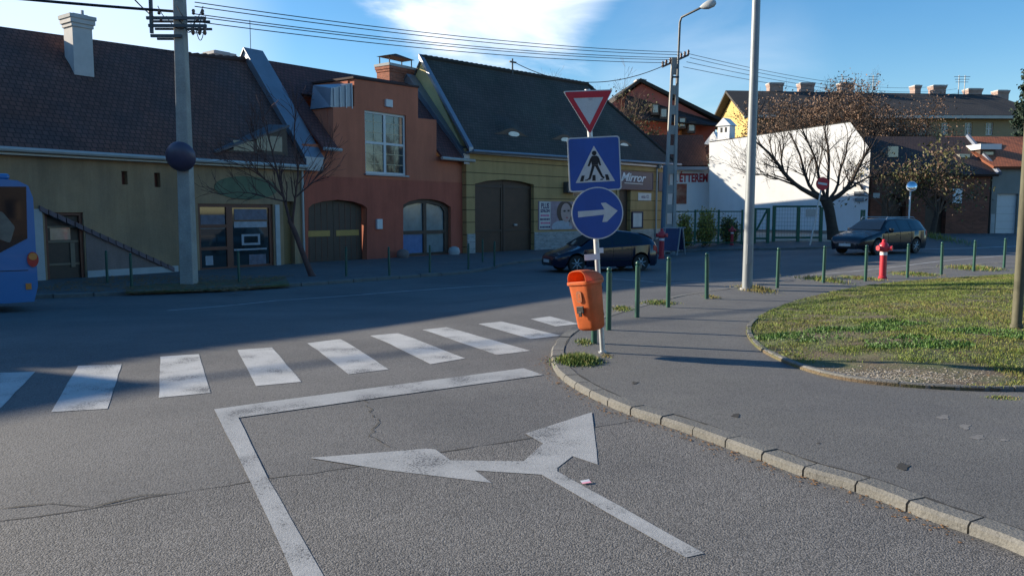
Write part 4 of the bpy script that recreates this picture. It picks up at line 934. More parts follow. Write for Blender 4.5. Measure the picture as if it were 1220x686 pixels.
# low dormer
dq = [FA.px(262, 183, .05), FA.px(348, 186, .05), FA.px(346, 153, .05)]; zb_ = dq[1][1]
mb = MB(); mb.plate([[dq[0], (dq[1][0]-.2, dq[1][1]), (dq[2][0]-.2, dq[2][1])]], FA.f(), -.9, .05, uv=False); dm = mb.build('dormer', M_dkwood, A)
mb = MB(); a, c_ = dq[0], (dq[2][0]-.2, dq[2][1]); mb.hexa([FA.pt(*q) for q in ((a[0]-.3, a[1]-.02, .25), (c_[0], c_[1]+.02, .25), (c_[0], c_[1]+.15, -2.0), (a[0]-.3, a[1]+.2, -1.3), (a[0]-.3, a[1]+.06, .25), (c_[0], c_[1]+.10, .25), (c_[0], c_[1]+.27, -2.0), (a[0]-.3, a[1]+.32, -1.3))]); mb.build('dormer_roof', mat('weathered_dark_sheet', (.12, .10, .10), .75, .25, 3), dm)
for x0, x1, yt in ((278, 302, 168), (306, 336, 162)): r = FA.rect(x0, yt, x1, 180, .05); mb = MB(); mb.fbox(FA, r[0], r[1], r[2], r[3], .05, .06); mb.build('dormer_pane', mat('dusty_dark_glass', (.09, .085, .08), .2, .4, 5, spec=.6), dm)
mb = MB(); mb.tube([FA.pt(sAB-.12, -.5, .1), FA.pt(sAB-.12, zb-.3, .1), FA.pt(sAB-.12, zb-.1, .3)], .05, 8); mb.build('downpipe', M_gut, A, 40)
# unseen taller house added beyond the left edge to shade the zebra stripes
NB_ = thing('house', 'unseen grey plaster house added past the left edge to shade the crossing', 'house', tuple(FA.pt(-22, -.4)))
mb = MB(); mb.fbox(FA, -30, -14.7, -1.2, 4.4, -7, 0); mb.build('wall', M_mauve, NB_)
mb = MB(); mb.slab([FA.pt(-30, 4.3, .4), FA.pt(-14.8, 4.3, .4), FA.pt(-15.0, 8.0, -3.5), FA.pt(-30, 8.0, -3.5)], .12); mb.slab([FA.pt(-30, 4.3, -7.4), FA.pt(-14.8, 4.3, -7.4), FA.pt(-15.0, 7.99, -3.51), FA.pt(-30, 7.99, -3.51)], .12); mb.slab([FA.pt(-14.8, 4.3, .38), FA.pt(-14.8, 4.3, -7.38), FA.pt(-15.0, 7.98, -3.5)], .12); mb.build('roof', M_rfA, NB_)
# fire wall between the two houses
def firewall(fr, s0, s1, w, ze, zr, m, parent, hgt, name='parapet', capm=None, ext=.25):
    mb = MB(); f = lambda a, b_, o: fr.pt(s0+(s1-s0)*o, b_, a)
    sl_ = (zr-ze)/(w+.35); P_ = [(ext+.1, ze-.30), (ext+.1, ze+hgt*.4), (-w, zr+hgt), (-2*w-.1, ze+hgt*.4), (-2*w-.1, ze-.3), (-w, zr-.3)]
    mb.plate([P_], f, 0, 1, uv=False); o = mb.build(name, m, parent)
    mb = MB(); a, c_ = P_[1], P_[2]
    for (p, q) in ((P_[1], P_[2]), (P_[2], P_[3])):
        mb.hexa([fr.pt(ss, zz, oo) for (oo, zz), ss in (((p[0], p[1]+.003), s0-.06), ((p[0], p[1]+.003), s1+.06), ((q[0], q[1]+.003), s1+.06), ((q[0], q[1]+.003), s0-.06))]+[fr.pt(ss, zz, oo) for (oo, zz), ss in (((p[0], p[1]+.07), s0-.06), ((p[0], p[1]+.07), s1+.06), ((q[0], q[1]+.07), s1+.06), ((q[0], q[1]+.07), s0-.06))])
    mb.build('metal_flashing', capm or M_zinc, o); return o
# === red house
B = thing('house', 'terracotta red house with a raised attic and an arched gate', 'house', tuple(FA.pt(sAB+3, -.4)))
firewall(FA, sAB-.1, sAB+.75, WA, zb-.0, rA(sAB)+.05, M_zinc, B, .42, 'firewall')
mb = MB(); mb.tube([FA.pt(sAB+.2, rA(sAB)+.3, -WA), FA.pt(sAB+.2, rA(sAB)+1.7, -WA)], .015, 5); mb.build('aerial', M_dsteel, B)
sBC = FA.px(555, 250)[0]
Pw = [(365, 172), (397, 172), (397, 128), (422, 127), (422, 94), (498, 105), (498, 141), (520, 143), (520, 186), (555, 188)]
out = [FA.px(*p) for p in Pw]; out = [(sAB+.02, out[0][1])]+out[1:-1]+[(sBC, out[-1][1])]; out = [(sAB+.02, -1.2)]+out+[(sBC, -1.2)]
gate = [FA.px(*p) for p in ((367, 330), (367, 248), (372, 243.5), (384, 240), (402, 238), (420, 240), (432, 244), (437, 248), (437, 330))]
gate[0] = (gate[0][0], -.6); gate[-1] = (gate[-1][0], -.6)
aw = [FA.px(*p) for p in ((480, 306), (480, 244), (487, 240), (500, 237), (515, 237.5), (528, 241), (537, 247), (537, 306))]; zl = aw[0][1]; aw[0] = (aw[0][0], zl); aw[-1] = (aw[-1][0], zl)
fw_ = FA.rect(435, 134.5, 484, 208)
up = lambda lp: lp if sum(a[0]*b_[1]-b_[0]*a[1] for a, b_ in zip(lp, lp[1:]+lp[:1])) > 0 else lp[::-1]
rev = lambda lp: up(lp)[::-1]
mb = MB(); mb.plate([up(out), rev(gate), rev(aw), rev(rectloop(*fw_))], FA.f(), -.35, 0); mb.build('wall', M_redw, B)
zs = FA.px(450, 213)[1]
mb = MB(); mb.plate([up([(sAB+.03, -1.2), (sBC-.01, -1.2), (sBC-.01, zs), (sAB+.03, zs)]), rev(gate), rev(aw)], FA.f(), .0, .02); mb.build('lower_wall', M_redd, B)
mb = MB(); s_a, s_b = FA.px(397, 150)[0], FA.px(422, 150)[0]; s_c, s_d = FA.px(498, 130)[0], FA.px(520, 150)[0]; zA, zB, zC, zD = out[3][1], out[5][1], out[6][1], out[8][1]
mb.fbox(FA, s_a, s_b, 2, zA-.02, -2.6, -.36); mb.fbox(FA, s_b+.01, s_c, 2, min(zB, zC)-.02, -3.8, -.36); mb.fbox(FA, s_c+.01, s_d, 2, out[7][1]-.03, -2.4, -.36); mb.build('attic', M_redw, B)
mb = MB(); mb.hexa([FA.pt(a, z_, o_) for a, z_, o_ in ((s_b-.05, zB+.003, -3.9), (s_c+.05, zC+.003, -3.9), (s_c+.05, zC+.003, .05), (s_b-.05, zB+.003, .05), (s_b-.05, zB+.09, -3.9), (s_c+.05, zC+.09, -3.9), (s_c+.05, zC+.09, .05), (s_b-.05, zB+.09, .05))]); mb.build('attic_coping', M_rfA, B)
mb = MB(); zt_ = FA.px(408, 97)[1]; mb.hexa([FA.pt(a, z_, o_) for a, z_, o_ in ((s_a-.1, zA+.003, -1.3), (s_b-.03, zA+.003, -1.3), (s_b-.03, zA+.003, -.03), (s_a-.1, zA+.003, -.03), (s_a+.1, zt_-.1, -1.3), (s_b-.03, zt_+.05, -1.3), (s_b-.03, zt_, -.03), (s_a-.05, zt_-.35, -.03))]); mt = mb.build('metal_box', M_zinc, B)
mb = MB()
for k in range(4): ss = s_a+.1+(s_b-s_a-.2)*k/3; mb.fbox(FA, ss-.02, ss+.02, zA+.05, zt_-.35+.3*k/3, -.03, .02)
mb.build('standing_seams', M_winw, mt)
rB0, rB1 = FA.px(330, 74, -WA), FA.px(440, 92, -WA); rB = lambda s_: rB0[1]+(rB1[1]-rB0[1])*(s_-rB0[0])/(rB1[0]-rB0[0]); zeB = out[1][1]
for nm, sg in (('roof', 1), ('rear_roof', -1)):
    mb = MB(); o0 = .35 if sg > 0 else -2*WA-.35; sa = sAB+.8
    if sg > 0:
        mb.slab([FA.pt(sa, zeB-.1, .35), FA.pt(s_a-.03, zeB-.1, .35), FA.pt(s_a-.03, rB(s_a), -WA), FA.pt(sa, rB(sa), -WA)], .1)
        mb.slab([FA.pt(s_a-.03, zeB-.1+(rB(s_a)-zeB+.1)*(2.35/3.75), -2.0), FA.pt(s_d+.03, zeB-.1+(rB(s_a)-zeB+.1)*(2.35/3.75), -2.0), FA.pt(s_d+.03, rB(s_d), -WA), FA.pt(s_a-.03, rB(s_a), -WA)], .1)
        ze2 = out[9][1]; mb.slab([FA.pt(s_d+.04, ze2-.05, .35), FA.pt(sBC+.1, ze2-.05, .35), FA.pt(sBC+.1, rB(sBC), -WA), FA.pt(s_d+.04, rB(s_d), -WA)], .1)
    else: mb.slab([FA.pt(sa, zeB-.1, o0), FA.pt(sBC, zeB-.1, o0), FA.pt(sBC, rB(sBC)-.01, -WA-.01), FA.pt(sa, rB(sa)-.01, -WA-.01)], .1)
    mb.build(nm, M_rfA if sg < 0 else mat('dark_red_tiles', (.13, .05, .045), .85, .3, .5, mode='tile', tint=(.09, .05, .05)), B)
mb = MB(); mb.tube([FA.pt(sAB+.75, zeB-.16, .42), FA.pt(s_a+.05, zeB-.16, .42)], .07, 8); mb.tube([FA.pt(s_d-.1, out[9][1]-.12, .42), FA.pt(sBC+.2, out[9][1]-.12, .42)], .08, 8); mb.build('gutter', M_gut, B, 40)
# gate leaves and yellow bands
gs0, gs1 = gate[0][0], gate[-1][0]; gm = (gs0+gs1)/2; gt = max(g[1] for g in gate)
for a, c_ in ((gs0, gm-.01), (gm+.01, gs1)):
    mb = MB(); mb.fbox(FA, a, c_, -.6, gt+.02, -.33, -.26); lf = mb.build('gate_leaf', M_dkwood, B)
    zy = FA.px(400, 278)[1]; w_ = c_-a; mb = MB(); mb.fbox(FA, a+w_*.08, c_-w_*.12, zy-.12, zy+.12, -.259, -.245); mb.build('yellow_band', mat('faded_yellow_band', (.42, .25, .06), .6, .15), lf)
    mb = MB(); [mb.fbox(FA, a+w_*k/5-.01, a+w_*k/5+.01, -.6, gt-.15, -.26, -.25) for k in range(1, 5)]; mb.build('batten', M_rwood, lf)
window(FA, fw_, B, M_winw, M_glass, 2, 2, .10, -.12, True, 'window', (4, 6, mat('brass_muntin', (.5, .4, .25), .4)))
# arched window
s0w, s1w = aw[0][0], aw[-1][0]; zt_ = max(p[1] for p in aw); smw = s0w+(s1w-s0w)*.50; zmw = zl+(zt_-zl)*.42
mb = MB(); inner_ = []
def shrink(lp, k):
    cx_ = sum(p[0] for p in lp)/len(lp); cz_ = sum(p[1] for p in lp)/len(lp); return [(cx_+(p[0]-cx_)*(1-k/abs(s1w-s0w)*2), cz_+(p[1]-cz_)*(1-k/(zt_-zl)*2)) for p in lp]
ins = [(s0w+.16, zl+.12)]+[(max(s0w+.16, min(s1w-.3, p[0])), p[1]-.2) for p in aw[1:-1]]+[(s1w-.3, zl+.12)]
mb.plate([up(aw), rev(ins)], FA.f(), -.25, -.14, uv=False); mb.fbox(FA, smw-.12, smw+.10, zl+.1, zt_-.2, -.25, -.145); mb.fbox(FA, s0w+.1, s1w-.2, zmw-.1, zmw+.06, -.25, -.148); aww = mb.build('arched_window', M_dkwood, B)
M_pg = mat('pale_grey_glass', (.20, .24, .25), .15, .25, 2, spec=.9, coat=.4); M_bg = mat('blue_film_glass', (.10, .18, .36), .2, .2, 3, spec=.8)
mb = MB(); mb.plate([up(ins)], FA.f(), -.24, -.22, uv=False); mb.build('pane', M_pg, aww)
mb = MB(); mb.fbox(FA, s0w+.17, smw-.12, zl+.13, zmw-.11, -.219, -.215); mb.build('blue_film', M_bg, aww)
mb = MB(); mb.fbox(FA, s0w+.2, s1w+.3, -.6, zl-.03, .02, .12); mb.build('sill_block', M_plinth, aww)
def bag(px, py, r_, nm, lb): p = FA.px(px, py, .5); q = FA.pt(p[0], -.36, .5); mb = MB(); superloft(mb, [(0, 0, 0, r_*.8, r_*.6, 2.5), (0, 0, r_*.5, r_, r_*.8, 2.3), (0, 0, r_*1.1, r_*.8, r_*.6, 2.2), (0, 0, r_*1.35, r_*.3, r_*.25, 2)], 14, None, tuple(q)); return tag(mb.build(nm, M_mauve if nm == 'plant_pot' else M_plinth, smooth=50), lb, 'pot')
bag(541, 306, .30, 'stone_pot', 'rounded grey stone pot at the right foot of the arched window'); bag(480, 307, .30, 'plant_pot', 'dark rounded pot at the left foot of the arched window')
r = FA.rect(447, 261, 453.5, 273); mb = MB(); mb.fbox(FA, r[0], r[1], r[2], r[3], .02, .14); tag(mb.build('letter_box', M_winw, bevel=.02), 'white letter box on the red wall between gate and arched window', 'letter box')
r = FA.rect(458, 119, 466, 128); mb = MB(); mb.fbox(FA, r[0], r[1], r[2], r[3], 0, .12); mb.build('alarm_box', M_winw, B, bevel=.02)
mb = MB(); mb.tube([FA.pt(sBC-.15, -.5, .12), FA.pt(sBC-.15, out[9][1]-.3, .12), FA.pt(sBC-.15, out[9][1]-.15, .4)], .06, 8); mb.build('downpipe', M_zinc, B, 40)
c, _ = chimney(FA, 464, 494, 110, 77, -3.6, .9, B, M_brick, M_plinth, .07, 'chimney', 1.6)
mb = MB(); s_0, s_1, zt = _
for a in (s_0+.12, s_1-.12):
    for o_ in (-3.7, -4.4): mb.fbox(FA, a-.02, a+.02, zt-.05, zt+.35, o_-.02, o_+.02)
mb.hexa([FA.pt(s_0-.02, zt+.35, -4.5), FA.pt(s_1+.02, zt+.35, -4.5), FA.pt(s_1+.02, zt+.35, -3.6), FA.pt(s_0-.02, zt+.35, -3.6)]+[FA.pt((s_0+s_1)/2-.05, zt+.58, -4.1), FA.pt((s_0+s_1)/2+.05, zt+.58, -4.1), FA.pt((s_0+s_1)/2+.05, zt+.58, -4.0), FA.pt((s_0+s_1)/2-.05, zt+.58, -4.0)]); mb.build('rain_hood', M_rfA, c)
# === yellow house with the pub
FC = Fr((-2.27, 40.), (.684, .729))
C = thing('house', 'yellow banded pub house with big grey tile roof and brown plank gate', 'house', tuple(FC.pt(0, -.4)))
s1C = FC.px(795, 250)[0]; eC = inter(FC, (562, 795), (177, 193)); WC = 3.3
rC0, rC1 = FC.px(507, 69, -WC), FC.px(700, 101, -WC); zrC = (rC0[1]); zrC1 = rC1[1]; print('C', s1C, rC0, rC1, eC(0), eC(s1C))
s0C = max(0, rC0[0]); 
cg = [FC.px(*p) for p in ((566, 320), (566, 219), (580, 215.5), (600, 214), (620, 216), (636, 220), (636, 320))]; cg[0] = (cg[0][0], -.6); cg[-1] = (cg[-1][0], -.6)
cd_ = FC.rect(737, 226, 751, 292); cd_ = (cd_[0], cd_[1], -.5, cd_[3])
mb = MB(); mb.plate([up([(0, -1.2), (s1C, -1.2), (s1C, eC(s1C)), (0, eC(0))]), rev(cg), rev(rectloop(*cd_))], FC.f(), -.35, 0); mb.build('wall', M_yel, C)
mb = MB(); g = lambda a, b_, o: FC.pt(o, b_, a)
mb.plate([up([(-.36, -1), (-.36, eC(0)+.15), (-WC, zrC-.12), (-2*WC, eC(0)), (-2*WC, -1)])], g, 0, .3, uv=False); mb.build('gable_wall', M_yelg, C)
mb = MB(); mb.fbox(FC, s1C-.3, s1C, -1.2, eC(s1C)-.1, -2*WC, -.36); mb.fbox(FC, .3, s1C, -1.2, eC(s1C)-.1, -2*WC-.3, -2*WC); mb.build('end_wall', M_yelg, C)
sR = rC1[0]; ez0, ez1 = eC(0)-.1, eC(s1C)-.1
mb = MB(); mb.slab([FC.pt(-.05, ez0, .4), FC.pt(s1C+.4, ez1, .4), FC.pt(sR, zrC1, -WC), FC.pt(-.05, zrC, -WC)], .12)
mb.build('roof', M_rfC, C)
mb = MB(); mb.slab([FC.pt(-.05, ez0, -2*WC-.4), FC.pt(s1C+.4, ez1, -2*WC-.4), FC.pt(sR, zrC1-.01, -WC-.01), FC.pt(-.05, zrC-.01, -WC-.01)], .12); mb.build('rear_roof', M_rfC, C)
mb = MB(); mb.slab([FC.pt(s1C+.4, ez1, .38), FC.pt(s1C+.4, ez1, -2*WC-.38), FC.pt(sR+.01, zrC1-.01, -WC)], .12); mb.build('hip_roof', M_rfC, C)
mb = MB(); 
for a, c_, za_, zb2 in ((-.05, sR, zrC, zrC1),):
    n = int((c_-a)/.36)
    for i in range(n): mb.tube([FC.pt(a+(c_-a)*i/n, za_+(zb2-za_)*i/n, -WC), FC.pt(a+(c_-a)*(i+1)/n, za_+(zb2-za_)*(i+1)/n+.025, -WC)], [.12, .14], 8)
h0, h1 = FC.pt(sR, zrC1, -WC), FC.pt(s1C+.4, ez1, .4)
for i in range(18): mb.tube([h0.lerp(h1, i/18), h0.lerp(h1, (i+1)/18)+Vector((0, 0, .02))], [.11, .13], 8)
mb.build('ridge_tiles', M_rfC, C)
# rake flashing on the left gable and the metal valley of the red house
mb = MB(); mb.hexa([FC.pt(-.22, ez0-.1, .45), FC.pt(.06, ez0-.1, .45), FC.pt(.06, zrC-.1, -WC), FC.pt(-.22, zrC-.1, -WC), FC.pt(-.22, ez0+.12, .45), FC.pt(.06, ez0+.12, .45), FC.pt(.06, zrC+.14, -WC), FC.pt(-.22, zrC+.14, -WC)]); mb.build('rake_flashing', M_zinc, C)
firewall(FA, sBC-.55, sBC-.02, WA, out[9][1]+.0, rB(sBC)+.1, M_zinc, B, .3, 'firewall')
mb = MB(); mb.tube([FC.pt(0, ez0-.06, .5), FC.pt(s1C+.8, ez1-.06, .5)], .075, 8); mb.fbox(FC, 0, s1C, eC(s1C)-.42, eC(s1C)-.3, .0, .25); mb.build('gutter', M_zinc, C, 40)
def slope_pt(s_, d): # d metres up the slope from the eave
    t = d/math.hypot(WC+.4, zrC-ez0); return FC.pt(s_, ez0+(zrC-ez0)*t, .4-(WC+.4)*t)
for (px, py) in ((609, 160), (671, 167), (741, 173)):
    # where the ray meets the slope
    best = min(((abs((FC.px(px, py, o_)[1])-(ez0+(zrC-ez0)*(.4-o_)/(WC+.4))), o_) for o_ in [i*-.02 for i in range(160)])); o_ = best[1]; ss = FC.px(px, py, o_)[0]; t = (.4-o_)/(WC+.4); d = t*math.hypot(WC+.4, zrC-ez0)
    mb = MB(); n = 24; W2, Hh = 1.7, .42; k = len(mb.v); rows = []
    for j in range(8):
        u_ = j/7; row = []
        for i in range(n+1):
            x_ = -1+2*i/n; z_ = Hh*(math.exp(-(x_*1.9)**2)-math.exp(-3.61))*(1-u_)**1.0
            p = slope_pt(ss+x_*W2, d-.15+u_*1.5+(.0)); row.append(p+Vector((0, 0, z_+.015)))
        rows += row
    mb.add(rows, [(j*(n+1)+i, j*(n+1)+i+1, (j+1)*(n+1)+i+1, (j+1)*(n+1)+i) for j in range(7) for i in range(n)], [[(rows[q].dot(FC.pt(1, 0)-FC.pt(0, 0)), (q//(n+1))*.22) for q in (j*(n+1)+i, j*(n+1)+i+1, (j+1)*(n+1)+i+1, (j+1)*(n+1)+i)] for j in range(7) for i in range(n)])
    ed = mb.build('eyebrow_dormer', M_rfC, C, smooth=50)
    mb = MB(); fr_ = rows[:n+1]; lo_ = [slope_pt(ss+(-1+2*i/n)*W2, d-.13)-Vector((0, 0, .02)) for i in range(n+1)]; mb.add(fr_+lo_, [(i, i+1, n+2+i, n+1+i) for i in range(n)]); mb.build('dormer_front', M_dkwood, ed)
    mb = MB(); c0 = slope_pt(ss+.1, d-.17)+Vector((0, 0, .13)); uu = (FC.pt(1, 0)-FC.pt(0, 0)); ring_ = [c0+uu*(.42*math.cos(2*math.pi*q/20))+Vector((0, 0, .13*math.sin(2*math.pi*q/20))) for q in range(20)]; nn = Vector((FC.n.x, FC.n.y, .4))
    mb.add([q+nn*.02 for q in ring_]+[q-nn*.1 for q in ring_], [tuple(range(20))]+[(i, (i+1) % 20, 20+(i+1) % 20, 20+i) for i in range(20)]); mb.build('dormer_pane', mat('sky_lit_pane', (.62, .62, .58), .25, .25, 3, spec=.8), ed)  # pale pane colour stands in for the sky's reflection
# roof mast
p = FC.px(612, 92, -WC+.2); mb = MB(); mb.tube([FC.pt(p[0], zrC-1, -WC+.1), FC.pt(p[0], FC.px(612, 71, -WC)[1], -WC+.1)], .05, 8); mb.fbox(FC, p[0]-.25, p[0]+.3, FC.px(612, 75, -WC)[1]-.04, FC.px(612, 75, -WC)[1]+.04, -WC+.05, -WC+.15); mb.build('roof_mast', M_dsteel, C)
# gate
gs0, gs1 = cg[0][0], cg[-1][0]; gm = (gs0+gs1)/2; gt = max(q[1] for q in cg)
for a, c_ in ((gs0, gm-.012), (gm+.012, gs1)):
    mb = MB(); mb.fbox(FC, a, c_, -.6, gt+.02, -.33, -.24); lf = mb.build('gate_leaf', M_plank, C); w_ = c_-a
    mb = MB(); mb.fbox(FC, a+.02, a+.12, -.6, gt-.25, -.24, -.20); mb.fbox(FC, c_-.12, c_-.02, -.6, gt-.25, -.24, -.20); mb.fbox(FC, a+.12, c_-.12, gt-.42, gt-.3, -.24, -.202); mb.fbox(FC, a+.12, c_-.12, .7, .8, -.24, -.202); mb.build('gate_rail', M_dkwood, lf)
hz = FC.px(614, 268, -.2); mb = MB(); mb.fbox(FC, hz[0]-.12, hz[0]+.12, hz[1]-.05, hz[1]+.05, -.24, -.15); mb.build('gate_handle', M_gut, lf, bevel=.02)
mb = MB(); zt = FC.px(660, 276)[1]; mb.fbox
for a, c_ in ((0.02, cg[0][0]-.02), (cg[-1][0]+.02, cd_[0]-.05), (cd_[1]+.05, s1C-.02)):
    P_ = [(a, -1.2), (c_, -1.2), (c_, zt), (a, zt)]; mb.plate([P_], FC.f(), 0, .05)
mb.build('block_plinth', M_wbrick, C)
mb = MB(); mb.fbox(FC, cd_[0]+.02, cd_[1]-.02, -.5, cd_[3], -.3, -.25); mb.build('door', M_dkwood, C)
mb = MB(); mb.fbox(FC, cd_[0]-.28, cd_[0]-.05, -.5, cd_[3]+.1, 0, .06); mb.build('door_jamb', mat('tan_trim', (.36, .27, .13), .8), C)
mb = MB(); sd = FC.px(780, 250)[0]; mb.tube([FC.pt(sd, -.5, .12), FC.pt(sd, ez1-.35, .12), FC.pt(sd, ez1-.2, .45)], .06, 8); mb.lathe([(.07, 0), (.12, .15), (.12, .3)], tuple(FC.pt(sd, ez1-.4, .3)), 10); mb.build('downpipe', M_gut, C, 40)
r = FC.rect(671, 217, 684, 230); mb = MB(); mb.fbox(FC, r[0], r[1], r[2], r[3], .0, .35); tag(mb.build('air_conditioner', M_dsteel, bevel=.03), 'dark wall mounted cooling unit beside the poster, behind the road signs', 'cooling unit')
# poster
def pst(x0, y0, x1, y1, m, nm, par, o, fr=FC): r = fr.rect(x0, y0, x1, y1); mb = MB(); mb.fbox(fr, r[0], r[1], r[2], r[3], o, o+.006); return mb.build(nm, m, par)
r = FC.rect(641, 240, 691, 273.5); P0 = thing('wall_poster', 'salon poster of a dark haired woman with a column of purple lettering', 'poster', tuple(FC.pt(r[0], r[2])))
mb = MB(); mb.fbox(FC, r[0], r[1], r[2], r[3], .0, .04); mb.build('backing', mat('poster_mauve', (.26, .20, .25), .5, .3, 4), P0)
sx = lambda k: r[0]+(r[1]-r[0])*k; zx = lambda k: r[2]+(r[3]-r[2])*k
mb = MB(); mb.fbox(FC, sx(.02), sx(.27), zx(.02), zx(.98), .04, .046); mb.build('text_column', M_swhite, P0)
M_pur = mat('poster_purple', (.05, .03, .12), .5, 0); M_pk = mat('poster_pink', (.6, .12, .25), .5, 0)
text_on('lettering', 'PLUS', (r[3]-r[2])*.26, M_pur, FC, sx(.145), zx(.83), .049, P0, .01, 0, .9, .85)
text_on('lettering', 'SZALON', (r[3]-r[2])*.15, M_pur, FC, sx(.145), zx(.66), .049, P0, .01, 0, .9, .9)
for z_, m_, w_ in ((.5, M_pk, .2), (.37, M_pur, .22), (.24, M_pk, .2), (.10, M_pur, .22)):
    mb = MB(); x_ = .145-w_/2
    while x_ < .145+w_/2-.02: l_ = random.uniform(.015, .04); mb.fbox(FC, sx(x_), sx(x_+l_), zx(z_-.035), zx(z_+.035), .046, .05); x_ += l_+.008
    mb.build('text_line', m_, P0)
M_hair = mat('poster_hair', (.035, .02, .02), .5, .2, 4); M_skin = mat('poster_skin', (.42, .30, .28), .5, .1, 6); M_top = mat('poster_blouse', (.35, .40, .46), .5, .2, 5)
def ell(cx_, cz_, a, b_, m_, o, nm, tilt=0., n=26):
    mb = MB(); W_, H_ = r[1]-r[0], r[3]-r[2]; q = []
    for k in range(n): t = 2*math.pi*k/n; x_, y_ = a*math.cos(t)*W_, b_*math.sin(t)*H_; q.append((sx(cx_)+x_*math.cos(tilt)-y_*math.sin(tilt), zx(cz_)+x_*math.sin(tilt)+y_*math.cos(tilt)))
    q = [(max(sx(.28), min(r[1]-.01, x_)), max(r[2]+.01, min(r[3]-.01, y_))) for x_, y_ in q]
    mb.plate([q], FC.f(), .04, o, uv=False); return mb.build(nm, m_, P0)
ell(.62, .62, .20, .42, M_hair, .044, 'printed_hair'); ell(.55, .1, .25, .22, M_top, .046, 'printed_blouse'); ell(.64, .60, .125, .34, M_skin, .049, 'printed_face', .1)
ell(.60, .66, .03, .035, M_hair, .052, 'printed_eye'); ell(.70, .67, .03, .035, M_hair, .052, 'printed_eye'); ell(.66, .42, .03, .03, mat('poster_lips', (.4, .1, .12), .5), .052, 'printed_lips')
for k in range(4): ell(.74+.035*k, .25-.01*k, .012, .15, M_skin, .054, 'printed_finger', -.25)
# pub signs
r = FC.rect(700, 204, 776, 225); PS = thing('pub_sign', 'navy fascia sign reading Mirror in white script above the pub door', 'shop sign', tuple(FC.pt(r[0], r[2])))
M_navy = mat('navy_fascia', (.012, .018, .06), .45, .3, 2); M_fr = mat('maroon_edge', (.10, .03, .04), .5)
mb = MB(); mb.fbox(FC, r[0], r[1], r[2], r[3], .03, .12); mb.build('board', M_navy, PS)
mb = MB(); mb.plate([rectloop(r[0]-.04, r[1]+.04, r[2]-.04, r[3]+.04), rectloop(r[0], r[1], r[2], r[3])[::-1]], FC.f(), .02, .14, uv=False); mb.build('edge_trim', M_fr, PS)
tc = FC.px(752, 212)
text_on('lettering', 'Mirror', .74, mat('sign_script_white', (.7, .72, .75), .5, 0), FC, tc[0], tc[1], .13, PS, .012, .35, .95, 1.35)
mb = MB(); a = FC.px(742, 218); c_ = FC.px(764, 219.5); mb.hexa([FC.pt(*q) for q in ((a[0], a[1]-.03, .12), (c_[0], c_[1]-.03, .12), (c_[0], c_[1]-.03, .13), (a[0], a[1]-.03, .13), (a[0], a[1]+.02, .12), (c_[0], c_[1]+.02, .12), (c_[0], c_[1]+.02, .13), (a[0], a[1]+.02, .13))]); mb.build('underline', M_swhite, PS)
o = pst(784, 206, 797, 228, M_navy, 'corner_sign', None, .05); tag(o, 'small navy sign at the corner of the pub next to the power pole', 'shop sign')
o = pst(760, 230, 775.5, 239, M_swhite, 'street_name_plate', None, .02); tag(o, 'white street name plate under the pub fascia sign', 'street sign')
q = FC.px(768, 234.5); text_on('lettering', 'utca 12', .28, M_pur, FC, q[0], q[1], .028, o, .004)
r = FC.rect(752, 252, 765, 272); NB = thing('notice_case', 'framed white notice case to the right of the pub door', 'notice case', tuple(FC.pt(r[0], r[2])))
mb = MB(); mb.plate([rectloop(*r), rectloop(r[0]+.09, r[1]-.09, r[2]+.09, r[3]-.09)[::-1]], FC.f(), 0, .09, uv=False); mb.build('frame', M_navy, NB); mb = MB(); mb.fbox(FC, r[0]+.09, r[1]-.09, r[2]+.09, r[3]-.09, .0, .05); mb.build('paper', M_swhite, NB)
# === restaurant wall and brown roof
pe = atY(797, 250, 57); FE = Fr((pe.x, 57), (1, .0)); E = thing('house', 'low restaurant building with rusty brown roof left of the white gable wall', 'house', tuple(FE.pt(0, 0)))
se = FE.px(846, 250)[0]; ze = FE.px(820, 199)[1]
mb = MB(); mb.fbox(FE, -3, se, -1, ze, -.4, 0); mb.build('wall', M_whitew, E)
mb = MB(); zt = FE.px(800, 164, -3.2)[1]; ze_ = FE.px(800, 199, .6)[1]; s_l, s_r = FE.px(760, 180)[0], FE.px(843, 180, .3)[0]
mb.slab([FE.pt(s_l, ze_+.1, .6), FE.pt(s_r, ze_+.1, .6), FE.pt(s_r, zt, -1.2), FE.pt(s_l, zt, -1.2)], .15); mb.build('roof', mat('rusty_roof_tiles', (.11, .045, .03), .85, .3, .6, mode='tile'), E)
mb = MB(); mb.fbox(FE, s_l, s_r, ze_-.2, ze_+.02, .45, .62); mb.build('gutter', M_zinc, E)
mb = MB(); mb.fbox(FE, s_l, s_r-.1, ze, zt-.3, -5, -1.3); mb.build('rear_block', M_rwood, E)
q = FE.px(822.5, 212.5); text_on('lettering', 'K ÉTTEREM', .80, mat('red_lettering', (.45, .03, .04), .6, 0), FE, q[0], q[1], .02, E, .03, 0, 1.0, .62)
r = FE.rect(802, 219, 818, 243); mb = MB(); mb.fbox(FE, r[0], r[1], r[2], r[3], 0, .03); mb.build('wall_picture', mat('red_mosaic_picture', (.28, .07, .04), .7, .5, 1.5, tint=(.42, .26, .18)), E)
